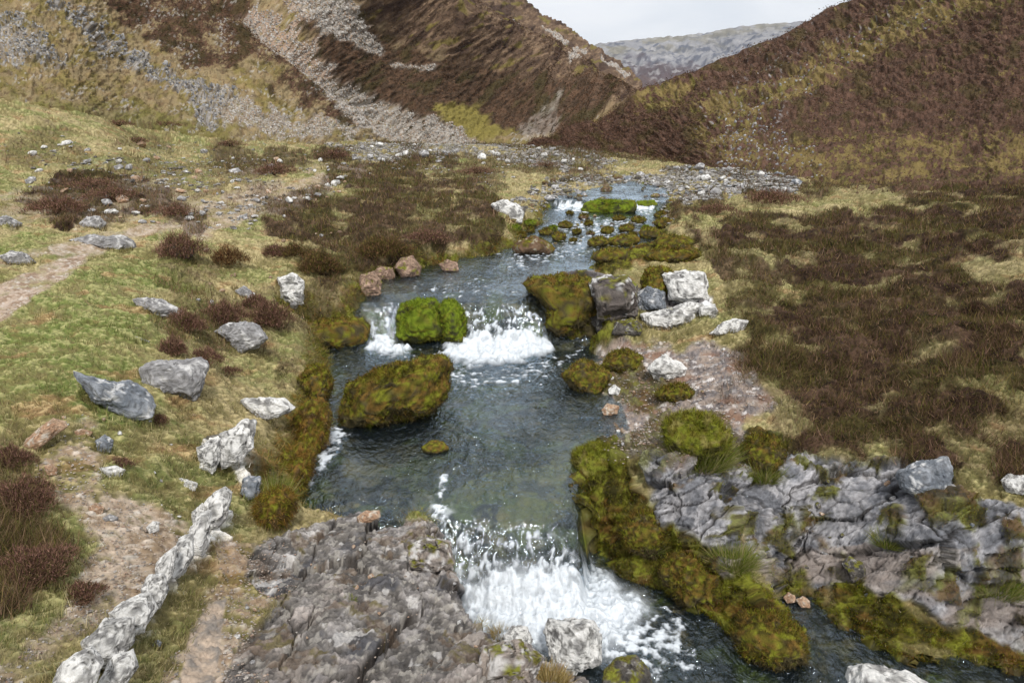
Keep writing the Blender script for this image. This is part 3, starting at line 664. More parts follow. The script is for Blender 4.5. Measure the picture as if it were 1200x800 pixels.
hbump = .5 + .9 * ss(-.3, .5, fb2(GX * 1.7, GY * 1.7, 141, 4))
hpal = [lin(122,94,74,K), lin(134,104,90,K), lin(84,64,52,K), lin(98,90,46,K), lin(152,124,102,K), lin(84,68,54,K), lin(84,86,40,K), lin(100,102,50,K), lin(130,112,68,K)]
grow('heather', hmask, 380000, 2.2, .04, .11, (.005, .95), hpal, .7, .55, hbump, 'brown heather covering the banks of the stream', 'heather', spread=.03)
mpal = [lin(112,104,26,K), lin(136,146,34,K), lin(128,84,30,K), lin(90,90,24,K), lin(120,126,30,K)]
grow('moss', np.clip(m_moss - .2, 0, 1) * (SD < 0), 130000, 2.4, .010, .028, (.006, .8), mpal, .5, .5, None, 'green and rusty moss fringing the water', 'moss', up=.2, spread=.008)
bank = ss(-.34, -.2, SD) * (SD < -.01) * (1 - np.clip(m_rockfg + m_rockb, 0, 1)) * (GY > 4)
grow('bank_grass', bank * (PX < 640), 26000, 2.4, .04, .10, (.004, .8), [lin(150,130,70,K), lin(122,126,52,K), lin(146,104,54,K), lin(104,98,46,K), lin(184,170,120,K), lin(112,124,50,K)], .75, .5, None, 'rusty and straw coloured grass hanging over the left bank edge', 'bank grass', up=-.15, spread=.02)
print('plants', time.time() - T0)

# ------------------------------------------------------------------ hills as surfaces with real depth
def patch(name, ctrl, pxs, nv, over, mat, colf, dispf, kind='structure', below=6., back=.5, ease=1.0):
    c = np.array(ctrl, float); px = pxs
    bpy_, by, tpy, ty = [np.interp(px, c[:, 0], c[:, k]) for k in (1, 2, 3, 4)]
    LEFT_ = c[0, 0] < 0
    if below < 20:
        bpy_ = bpy_ + 9
        ks = np.unique(np.r_[np.arange(0, len(px), 12), len(px) - 1]); hy = []
        for q in ks:
            h = hit(float(np.clip(px[q], -180, 1380)), float(bpy_[q])); hy.append(min(h[1], by[q] * 1.05) if h[1] < 84 else by[q])
        hy = np.interp(np.arange(len(px)), ks, hy); wgt = ss(460, 340, px) if LEFT_ else ss(740, 860, px); hy = by * .95 * (1 - wgt) + hy * wgt; kk = np.ones(41) / 41; by = np.convolve(np.pad(hy, 20, mode='edge'), kk, 'valid'); pass
    def sm(a):
        k = np.ones(9) / 9; return np.convolve(np.pad(a, 4, mode='edge'), k, 'valid')
    by, ty = sm(by), sm(ty); 
    v = np.linspace(0, 1, nv)[:, None]
    pyv = bpy_[None] + (tpy - bpy_)[None] * v; yv = by[None] * (ty / by)[None] ** (v ** ease)
    G = np.moveaxis(at_y(np.tile(px, (nv, 1)), pyv, yv), 0, 2)
    n = normals_grid(G); U = np.tile(px, (nv, 1))
    edge = np.ones_like(pyv)
    d = dispf(G, U, pyv)
    colr = colf(G, U, pyv)
    G = G + n * d[..., None]
    # lower skirt runs into the ground; beyond the ridge the far side falls away
    rows = []; crow = []
    for q in (3, 2, 1):
        r = G[0].copy(); r[:, 2] -= below * q / 3; r[:, 1] += r[:, 1] * .01 * q; rows.append(r); crow.append(colr[0])
    fr = []; fcx = []
    for q in range(1, 9):
        r = G[-1].copy(); s = (q / 8) ** 1.3; r[:, 1] *= 1 + back * s; r[:, 0] *= 1 + back * s; r[:, 2] -= (G[-1][:, 2] - G[0][:, 2] + below) * s ** 1.2; fr.append(r); fcx.append(colr[-1])
    A = np.concatenate([np.array(rows), G, np.array(fr)]); Cc = np.concatenate([np.array(crow), colr, np.array(fcx)])
    r_, c_ = A.shape[:2]; ii = np.arange(r_ * c_).reshape(r_, c_)
    q = np.stack([ii[:-1, :-1], ii[:-1, 1:], ii[1:, 1:], ii[1:, :-1]], 2).reshape(-1, 4)
    link(name, mesh_from(name, A.reshape(-1, 3), q, Cc.reshape(-1, 3)), mat, kind=kind)
    return G, colr
def pmk(poly, U, W, soft, warp, nz):
    return ss(-soft, soft, sdf(poly, U, W, soft + warp + 30) + warp * nz)
# left hill
def left_disp(G, U, W):
    s = G[..., 1] / 100
    x, y, z = G[..., 0], G[..., 1], G[..., 2]
    d = s * (1.1 * fb2(x / (14 * s + 2), (y * .5 + z) / (22 * s + 3), 201, 4) * .8 + .35 * fb2(U / 8., W / 6., 202, 4, .6) * .55)
    gully = np.exp(-((U - (330 + (W - 30) * 1.25)) / 26) ** 2)
    spur = np.exp(-((U - (470 + (W - 20) * 1.6)) / 60) ** 2)
    crag = CRAG(U, W)
    v = vor(U / 9. - W / 14., W / 6. + U / 22., 207)
    return d * 1.6 - gully * s * 3 + spur * s * 7 + crag * s * 1.1 * (v[2] - .35)
def CRAG(U, W):
    nz = fb2(U / 22., W / 14., 203, 4, .6)
    return np.clip(np.maximum.reduce([
      pmk([(60,5),(90,10),(130,40),(180,72),(215,92),(262,100),(280,118),(250,130),(225,120),(200,98),(150,75),(100,42)], U, W, 4, 12, nz),
      pmk([(-60,10),(20,20),(60,45),(70,68),(30,80),(-60,60)], U, W, 5, 14, nz) * .8,
      pmk([(225,100),(260,112),(250,150),(232,150)], U, W, 4, 6, nz)]), 0, 1)
def SCREE(U, W):
    nz = fb2(U / 16., W / 16., 204, 4, .6)
    return np.maximum.reduce([
      pmk([(285,-10),(305,-10),(345,22),(385,58),(420,88),(470,122),(540,158),(560,170),(470,168),(420,150),(405,140),(395,112),(370,80),(335,40)], U, W, 4, 5, nz),
      pmk([(318,-8),(385,-8),(400,18),(445,62),(450,70),(405,52),(360,25)], U, W, 3, 5, nz) * .95,
      pmk([(260,108),(300,118),(400,142),(430,160),(300,155),(262,140)], U, W, 4, 14, nz) * .6,
      pmk([(595,28),(606,30),(604,38),(596,36)], U, W, 2, 3, nz), pmk([(634,34),(650,40),(662,58),(650,52)], U, W, 2, 3, nz),
      pmk([(668,60),(685,64),(680,68),(670,66)], U, W, 2, 3, nz), pmk([(700,70),(735,95),(728,96),(705,80)], U, W, 2, 3, nz),
      pmk([(634,118),(645,114),(650,124),(636,130)], U, W, 3, 4, nz), pmk([(455,75),(498,88),(494,90),(455,80)], U, W, 2, 3, nz),
      pmk([(605,155),(640,150),(640,170),(605,168)], U, W, 4, 8, nz) * .5])
def left_col(G, U, W):
    nz = fb2(U / 30., W / 18., 210, 5, .6); fine = fb2(U / 5. + W / 9, W / 3., 211, 4, .65); stre = fb2(U / 12. - W / 16, (W + U * .3) / 9., 212, 5, .65)
    c = np.empty(U.shape + (3,)); c[:] = lin(158,140,106)
    c = mixc(c, lin(142,128,80), ss(-.3, .4, nz)); c = mixc(c, lin(158,130,92), ss(0, .5, stre) * .35)
    c = mixc(c, lin(116,118,62), ss(95, 130, W + 12 * nz - .12 * U) * ss(330, 180, U) * .6)
    # brown open hillside high on the far face
    far = pmk([(350,-60),(640,-40),(800,130),(800,200),(690,180),(560,120),(455,62),(400,20)], U, W, 8, 8, nz)
    fc_ = mixc(np.tile(lin(108,88,72), U.shape + (1,)), lin(146,122,98), ss(-.1, .5, .6 * stre + .8 * fine)); fc_ = mixc(fc_, lin(66,50,44), ss(.05, .45, nz + .3 * fine) * .8)
    c = c + (fc_ - c) * far[..., None]
    c = mixc(c, lin(128,116,62), far * ss(.35, .6, fb2(U / 18., W / 9., 213, 4)) * .8)
    dk = mixc(np.tile(lin(82,66,52), U.shape + (1,)), lin(108,84,66), ss(-.3, .4, fine + .5 * stre)); dk = mixc(dk, lin(74,70,40), ss(.1, .5, nz) * .6)
    spur = pmk([(345,22),(400,20),(455,58),(560,105),(640,140),(700,152),(735,140),(700,178),(640,175),(600,162),(510,160),(470,125),(400,80),(370,40)], U, W, 4, 5, nz)
    c = c + (dk - c) * spur[..., None]
    hh = pmk([(95,-30),(290,-30),(330,35),(368,82),(398,118),(415,146),(370,128),(320,100),(345,70),(290,62),(255,88),(225,85),(190,55),(140,20)], U, W, 3, 11, nz)
    hh = np.maximum(hh, pmk([(330,50),(345,60),(400,135),(385,135)], U, W, 3, 6, nz))
    c = c + (dk * np.array([1.0, .96, 1.0]) - c) * (hh * ss(-.55, -.1, fine * .5 + nz + .15 * (W < 40)))[..., None]
    spots = ss(.25, .45, fb2(U / 9., W / 6., 215, 4, .6)) * (1 - far) * .55; c = c + (dk - c) * spots[..., None]
    c = mixc(c, lin(150,138,74), pmk([(505,122),(540,125),(600,160),(560,168),(515,145)], U, W, 4, 6, nz) * .9)
    c = mixc(c, lin(150,140,74), pmk([(655,100),(668,106),(665,112),(655,106)], U, W, 2, 4, nz) * .8); c = mixc(c, lin(146,134,70), pmk([(680,116),(698,128),(690,130),(678,124)], U, W, 2, 4, nz) * .8)
    v = vor(U / 3.2, W / 2.2, 216); rkk = mixc(np.tile(lin(132,126,122), U.shape + (1,)), lin(196,190,184), v[2])
    crag = CRAG(U, W); c = c + (rkk * .95 - c) * (crag * ss(-.25, .15, fine + .4 * v[2] - .1))[..., None]
    c = mixc(c, lin(70,60,52), crag * ss(.08, 0, v[1] - v[0]) * .5)
    sc = SCREE(U, W); sck = mixc(np.tile(lin(150,138,126), U.shape + (1,)), lin(198,190,180), v[2]); sck = mixc(sck, lin(190,150,120), pmk([(285,-10),(330,-10),(420,90),(385,75),(330,30)], U, W, 5, 5, nz) * .5)
    c = c + (sck - c) * np.clip(sc * ss(-.6, -.1, fine), 0, 1)[..., None]
    st_ = ss(.80, .86, vor(U / 2.4, W / 1.7, 218)[2]) * ss(.0, .35, fb2(U / 40., W / 20., 219, 3)) * (1 - far) * (1 - spur)
    c = mixc(c, lin(186,180,172), st_ * .7)
    return c * .84
LH = [(-500,60,18,-420,44),(-200,82,22,-400,52),(0,108,26,-380,60),(100,124,28,-360,70),(200,146,32,-340,84),(300,160,38,-320,105),(400,165,46,-300,135),(500,174,60,-220,185),(550,178,70,-110,215),(600,180,80,-22,235),(615,180,84,0,238),(640,180,90,18,242),(680,174,104,46,250),(720,174,110,76,256),(750,174,116,101,262),(775,174,120,124,266),(820,176,126,150,270),(900,180,130,172,275)]
px_l = np.concatenate([np.linspace(-500, -20, 160, endpoint=False), np.linspace(-20, 860, 900)])
GL_, CL_ = patch('hillside', LH, px_l, 520, 0, M_hill, left_col, left_disp, back=.35, ease=.9)
# right hill
def right_disp(G, U, W):
    x, y, z = G[..., 0], G[..., 1], G[..., 2]; s = y / 100
    return s * (1.0 * fb2(x / 6., (y + z) / 8., 221, 4) + .55 * fb2(U / 12., W / 5., 222, 4, .6) * .8 * ss(-5, 12, W - TOPR(U)) )
def TOPR(U): return np.interp(U, [r[0] for r in RH], [r[3] for r in RH])
def right_col(G, U, W):
    nz = fb2(U / 34., W / 18., 230, 5, .6); fine = fb2(U / 6., W / 3.4, 231, 4, .65)
    c = np.empty(U.shape + (3,)); c[:] = lin(138,120,76)
    c = mixc(c, lin(122,114,62), ss(-.2, .4, nz)); c = mixc(c, lin(150,130,82), ss(.1, .6, fine) * .6)
    dk = mixc(np.tile(lin(86,66,54), U.shape + (1,)), lin(112,86,72), ss(-.3, .4, fine)); dk = mixc(dk, lin(86,78,46), ss(.1, .5, fb2(U / 25., W / 12., 232, 3)) * .6)
    band = np.minimum(pmk([(1240,-60),(1120,-60),(1000,40),(900,90),(800,120),(760,118),(880,150),(1010,80),(1130,20),(1240,-20)], U, W, 12, 10, nz) + pmk([(1240,150),(1100,150),(1000,150),(900,165),(850,130),(800,150),(830,190),(1000,225),(1240,210)], U, W, 10, 18, nz) * .8 + pmk([(740,112),(780,100),(830,92),(790,125),(745,128)], U, W, 5, 8, nz), 1)
    m = ss(-.1, .25, .62 + .55 * nz + .5 * fine - .66 * band)
    c = c + (dk - c) * m[..., None]
    v = vor(U / 3.6, W / 2.4, 236)
    stn = ss(.84, .88, v[2]) * np.clip(pmk([(820,110),(900,60),(1100,-10),(1110,10),(960,80),(900,150),(930,200),(840,195),(800,150)], U, W, 20, 20, nz), 0, 1) * ss(.45, .3, v[0]) * ss(-.1, .3, fine + .2)
    c = mixc(c, lin(170,166,164), stn * .8)
    return c * .84
RH = [(560,186,95,184,96),(600,184,84,178,88),(625,184,76,166,86),(660,188,66,154,84),(700,194,58,139,82),(740,200,52,116,82),(760,202,50,104,83),(800,204,46,88,84),(850,206,42,70,85),(900,210,37,49,84),(950,214,33,26,82),(1000,218,29,2,80),(1050,216,27,-30,78),(1100,214,26,-65,76),(1200,206,24,-140,72),(1350,200,21,-240,64),(1600,195,17,-330,54)]
px_r = np.concatenate([np.linspace(560, 1220, 760, endpoint=False), np.linspace(1220, 1600, 130)])
GR_, CR_ = patch('hillside', RH, px_r, 420, 0, M_hill, right_col, right_disp, back=.5, ease=.9, below=3)
# far mountain
def far_col(G, U, W):
    nz = fb2(U / 40., W / 12., 240, 5, .6); st_ = fb2(U / 12. + W / 10., W / 5., 241, 5, .6)
    c = np.empty(U.shape + (3,)); c[:] = lin(150,148,150)
    c = mixc(c, lin(96,98,108), ss(-.1, .3, st_)); c = mixc(c, lin(136,128,104), ss(72, 55, W + 14 * nz + (U - 760) * .18) * ss(-.3, .2, nz + .2) * .75)
    c = mixc(c, lin(88,72,72), ss(68, 84, W + 9 * nz + 6 * st_)); c = mixc(c, lin(176,172,170), ss(.3, .5, fb2(U / 14., W / 4., 243, 4)) * .6)
    c = mixc(c, lin(104,80,66), ss(90, 104, W + 4 * nz) * .7)
    return c * .84
def far_disp(G, U, W):
    return 26 * fb2(U / 36., W / 14., 245, 5, .6) * ss(0, 14, W - np.interp(U, [q[0] for q in FH], [q[3] for q in FH])) * .6 + 4 * fb2(U / 9., W / 5., 246, 3)
FH = [(450,135,1500,80,2600),(600,135,1500,62,2600),(680,135,1500,55,2600),(720,135,1500,49,2650),(760,135,1500,45,2650),(800,135,1500,42,2700),(830,135,1500,38,2700),(860,135,1500,32,2700),(900,135,1500,28,2700),(950,135,1500,25,2700),(1000,135,1500,22,2700),(1100,135,1500,18,2700),(1300,135,1500,35,2700)]
patch('mountain', FH, np.linspace(450, 1300, 620), 220, 0, M_far, far_col, far_disp, back=.4, below=120)
hz, hnt, hN, hL = new_mat('valley_air')
ho = hN.new('ShaderNodeOutputMaterial'); hv = hN.new('ShaderNodeVolumePrincipled'); hv.inputs['Color'].default_value = (.80, .88, 1, 1); hv.inputs['Density'].default_value = 9e-5; hv.inputs['Anisotropy'].default_value = .2
hL.new(hv.outputs[0], ho.inputs['Volume'])
bx = np.array([[x, y, z] for x in (-5000, 5000) for y in (-300, 5200) for z in (-400, 900)], float)
link('haze', mesh_from('haze', bx, np.array([[0,1,3,2],[4,6,7,5],[0,4,5,1],[2,3,7,6],[0,2,6,4],[1,5,7,3]]), None, False), hz, kind='stuff', label='pale air thickening towards the far mountain', cat='haze')
# valley floor beyond the first hills, under everything
v = np.array([[-1500, 70, -3.5], [1500, 70, -3.5], [3500, 3800, -60], [-3500, 3800, -60]], float)
link('valley_floor', mesh_from('valley_floor', v, np.array([[0, 1, 2, 3]]), np.tile(lin(96,80,64,.8), (4, 1))), M_hill, kind='structure')

# heather tufts on the hillsides
def hill_tufts(name, G, Cc, n, pxl, label):
    lum = Cc.sum(2); w = ((lum < .30) + .12) * ((G[..., 1] < 160) * 1.0); inb = w.ravel(); inb = inb / inb.sum()
    k = rng.choice(inb.size, n, p=inb); p = G.reshape(-1, 3)[k] + rng.normal(0, .15, (n, 3)); dist = p[:, 1]
    d = unit(np.array([0, 0, 1.]) + rng.normal(0, .5, (n, 3))); d[:, 2] = abs(d[:, 2])
    L = dist / F * rng.uniform(.5, 1.5, n); wd = dist / F * rng.uniform(1.2, 3.0, n)
    col = Cc.reshape(-1, 3)[k] * rng.uniform(.6, 1.7, (n, 1))
    v, f, c = blades(p, d, L, wd, col); link(name, mesh_from(name, v, f, c, False), M_plant, kind='stuff', label=label, cat='heather')
hill_tufts('heather', GL_, CL_, 80000, 1, 'dark heather and rough grass on the left hillside')
hill_tufts('heather', GR_, CR_, 110000, 1, 'dark heather and rough grass on the right hillside')
print('hills', time.time() - T0)

# ------------------------------------------------------------------ rocks
_ico = {}
def ico(sub):
    if sub not in _ico:
        import bmesh
        bm = bmesh.new(); bmesh.ops.create_icosphere(bm, subdivisions=sub, radius=1)
        v = np.array([q.co[:] for q in bm.verts]); f = np.array([[w.index for w in q.verts] for q in bm.faces]); bm.free(); _ico[sub] = (v, f)
    return _ico[sub]
def facet(p, seed, n=14, d=.72, soft=0.):
    r = np.random.default_rng(seed)
    for k in range(n):
        nn = unit(r.normal(size=3)); dd = d * r.uniform(.85, 1.2)
        e = np.maximum(p @ nn - dd, 0); p = p - e[:, None] * nn * .96
    return p
STY = { # base, second, lichen, lichen amount, moss amount, rust
 'grey': (lin(140,138,138), lin(172,170,170), lin(214,212,210), .10, .0),
 'blue': (lin(112,118,126), lin(146,150,156), lin(208,208,208), .04, .0),
 'white': (lin(150,148,146), lin(190,188,184), lin(232,230,226), .62, .0),
 'lush': (lin(80,76,44), lin(92,86,52), lin(120,110,80), .0, 1.),
 'rusty': (lin(96,76,50), lin(110,90,60), lin(140,120,90), .0, .95),
 'outc': (lin(92,84,80), lin(124,116,110), lin(214,212,210), .28, .32),
 'ledge': (lin(128,120,114), lin(160,148,138), lin(206,202,198), .26, .12),
 'tan': (lin(176,140,112), lin(192,164,138), lin(208,196,180), .05, .0),
 'red': (lin(138,112,96), lin(160,134,114), lin(190,160,140), .05, .15),
 'dark': (lin(74,70,66), lin(104,98,92), lin(150,146,140), .05, .25),
 'moss': (lin(84,76,52), lin(96,86,60), lin(140,120,90), .0, .9),
 'green': (lin(70,70,46), lin(80,80,50), lin(120,110,80), .0, 1.),
 'rust': (lin(98,78,60), lin(130,104,84), lin(170,160,140), .12, .55)}
def rock_colour(p, n, style, seed, sc):
    b, s, l, la, ma = STY[style]
    q = p / sc
    a = fb3(q, 1.6, seed, 4, .6); c = mixc(np.tile(b, (len(p), 1)), s, ss(-.3, .4, a))
    f2 = fb3(q, 4.5, seed + 9, 4, .65); c = mixc(c, s * .5, ss(.15, .45, f2) * .5); c = c * (1 + .5 * fb3(q, 11, seed + 77, 3, .7))[:, None]
    if la: c = mixc(c, l, ss(.02, .12, fb3(q, 2.2, seed + 20, 4, .6) + (la - .5) * .9 + .15 * n[:, 2]))
    band = fb3(q * np.array([.5, .5, 3.5]), 1.7, seed + 31, 3); c = mixc(c, lin(64,56,50), ss(.06, 0, np.abs(band)) * .35)
    if ma:
        m = ss(-.2, .15, fb3(q, 1.8, seed + 40, 4, .6) + .6 * n[:, 2] - .9 + ma * 1.15)
        g = mixc(np.tile(lin(98,90,34), (len(p), 1)), lin(128,130,42), ss(-.2, .3, fb3(q, 5, seed + 51, 4, .7)))
        if style == 'lush': g = mixc(g, lin(120,126,46), ss(-.2, .4, fb3(q, 4, seed + 67, 4, .7)) * .8); g = mixc(g, lin(150,138,84), ss(.1, .5, fb3(q, 3, seed + 68, 4)) * .7)
        if style == 'rusty': g = mixc(g, lin(134,96,50), ss(-.25, .35, fb3(q, 3, seed + 66, 4, .7)) * .8); g = mixc(g, lin(60,46,24), ss(.05, .35, fb3(q, 7, seed + 63, 3)) * .7)
        if style in ('moss', 'rust'): g = mixc(g, lin(122,92,48), ss(-.15, .3, fb3(q, 4, seed + 61, 4, .7)) * .8); g = mixc(g, lin(56,50,26), ss(.0, .35, fb3(q, 6, seed + 63, 3)) * .8)
        if style == 'green': g = mixc(g, lin(116,138,36), ss(-.4, .3, n[:, 2]) * .75); g = mixc(g, lin(132,112,50), ss(.15, .5, fb3(q, 2.4, seed + 73, 4)) * .5); g = mixc(g, lin(60,70,20), ss(.0, .3, fb3(q, 7, seed + 71, 3)) * .6)
        c = c + (g - c) * m[:, None]
    return c * .86
def vnorm(v, f):
    fn = np.cross(v[f[:, 1]] - v[f[:, 0]], v[f[:, 2]] - v[f[:, 0]]); n = np.zeros_like(v)
    for k in range(3): np.add.at(n, f[:, k], fn)
    return unit(n)
def rock(outline, style, label, name='boulder', cat='boulder', box=.65, det=1., crk=0., depth=.8, seed=0, sub=5, nf=14, fd=.74, rough=.06, sink=.12, group=None, y=None, fuzz=0, parent=None):
    o = np.array(outline, float); c = (o.min(0) + o.max(0)) / 2; w, h = o.max(0) - o.min(0)
    if y is None:
        b = o[:, 1].max(); bx = o[np.argmax(o[:, 1]), 0]
        yb = hit(.5 * bx + .5 * c[0], b - .06 * h)[1]
    else: yb = y
    sc = w / F * math.hypot(yb, 1) * .5
    yc = yb + sc * depth * .55
    o = o + (o - c) * .04; c3 = at_y(c[0], c[1], yc)
    rd = np.array(ray(c[0], c[1])); rd = unit(rd); R = np.array([1., 0, 0]); R = unit(R - rd * (R @ rd)); U = np.cross(R, rd)
    t = np.linalg.norm(c3 - np.array([0, 0, CAMZ]))
    # outline in metres in the plane facing the camera
    om = (o - c) * np.array([1, -1]) / F * t / math.sqrt(1 + ((c[0] - 600) / F) ** 2 + ((c[1] - 400) / F) ** 2) 
    th = np.linspace(-math.pi, math.pi, 241); rad = np.zeros(241)
    for i, a in enumerate(th):
        dx, dy = math.cos(a), math.sin(a); best = 0
        for k in range(len(om)):
            a0 = om[k - 1]; e = om[k] - a0; den = dx * e[1] - dy * e[0]
            if abs(den) < 1e-9: continue
            s_ = (a0[0] * e[1] - a0[1] * e[0]) / den; u = (a0[0] * dy - a0[1] * dx) / den
            if s_ > best and -1e-6 <= u <= 1 + 1e-6: best = s_
        rad[i] = best
    v, f = ico(sub); d = v
    ang = np.arctan2(d[:, 2], d[:, 0]); rho = np.hypot(d[:, 0], d[:, 2]); rr = np.interp(ang, th, rad)
    q = facet(d.copy(), seed + 3, nf, fd) if nf else d.copy()
    mag = np.linalg.norm(q, axis=1); side = (.82 + .18 * (1 - rho)) ; mm = np.where(rho > .8, mag + (1 - mag) * ss(.8, 1, rho) * .55, mag)
    lx = rr * rho ** box * mm; mr = rad.mean()
    X = np.cos(ang) * lx; Zz = np.sin(ang) * lx; Y = np.sign(d[:, 1]) * np.abs(d[:, 1]) ** (box + .05) * mr * depth * mm
    p = c3 + X[:, None] * R + Zz[:, None] * U + Y[:, None] * rd
    n = vnorm(p, f); sgn = np.sign(((p - c3) * n).sum(1).mean()) or 1; n *= sgn
    if sgn < 0: f = f[:, ::-1]
    sc = mr
    l = p - c3
    p = p + n * (rough * sc * (fb3(l / sc, 1.3, seed, 4, .6) * 1.2 + .9 * det * fb3(l / sc, 4, seed + 5, 5, .7) - .9 * ss(.07, 0, np.abs(fb3(l / sc * np.array([.6, .6, 2.4]), 1.5, seed + 91, 3)))))[:, None]
    if STY[style][4] > .5: p = p + n * (.11 * sc * np.abs(fb3(l / sc, 3.2, seed + 8, 3)) + .09 * sc * np.abs(fb3(l / sc, 9, seed + 18, 4, .7)))[:, None]
    if crk:
        q_ = (p - c3) / sc + .18 * fb3((p - c3) / sc, 2, seed + 2, 2)[:, None]
        pa = plates(q_[:, 0] * 2.2 + q_[:, 1], q_[:, 2] * 1.3 - q_[:, 1] * .6, seed); p = p + n * (crk * sc * (pa[0] * .10 - .06 * ss(.08, 0, pa[1])))[:, None]
    n = vnorm(p, f)
    cl = rock_colour(p - c3, n, style, seed, sc)
    if crk: cl = cl * (1 - .65 * ss(.08, .02, pa[1]))[:, None] * (.88 + .22 * pa[2])[:, None]
    # origin at the base
    org = np.array([c3[0], c3[1], p[:, 2].min()])
    me = mesh_from(name, p - org, f, cl, STY[style][4] > .5)
    ob = link(name, me, M_moss if STY[style][4] > .5 else M_rock, parent, label, cat, group)
    ob.location = org
    if fuzz:
        fuzz = int(fuzz * 1.8)
        k = rng.choice(len(p), fuzz); nn = n[k]; keepk = (nn @ rd < .3); k = k[keepk]; nn = nn[keepk]
        m_ = len(k); dist = yc
        vv, ff, cc = blades(p[k] - org + rng.normal(0, .01, (m_, 3)), unit(nn + [0, 0, -.5 if style == 'rusty' else .5] + rng.normal(0, .45, (m_, 3))), rng.uniform(.012, .035, m_) * (1.9 if style in ('rusty', 'lush') else 1.35), np.full(m_, max(.006, dist / F * .9)), cl[k] * rng.uniform(.5, 1.8, (m_, 1)))
        fo = link('moss', mesh_from('moss', vv, ff, cc, False), M_plant, ob, kind='stuff')
    return ob
def ell(cx, cy, rx, ry, tilt=0, seed=0, n=9):
    r = np.random.default_rng(seed + 500); out = []
    for k in range(n):
        a = 2 * math.pi * k / n; q = r.uniform(.86, 1.12); x = math.cos(a) * rx * q; y = math.sin(a) * ry * q
        out.append((cx + x * math.cos(tilt) - y * math.sin(tilt), cy + x * math.sin(tilt) + y * math.cos(tilt)))
    return out
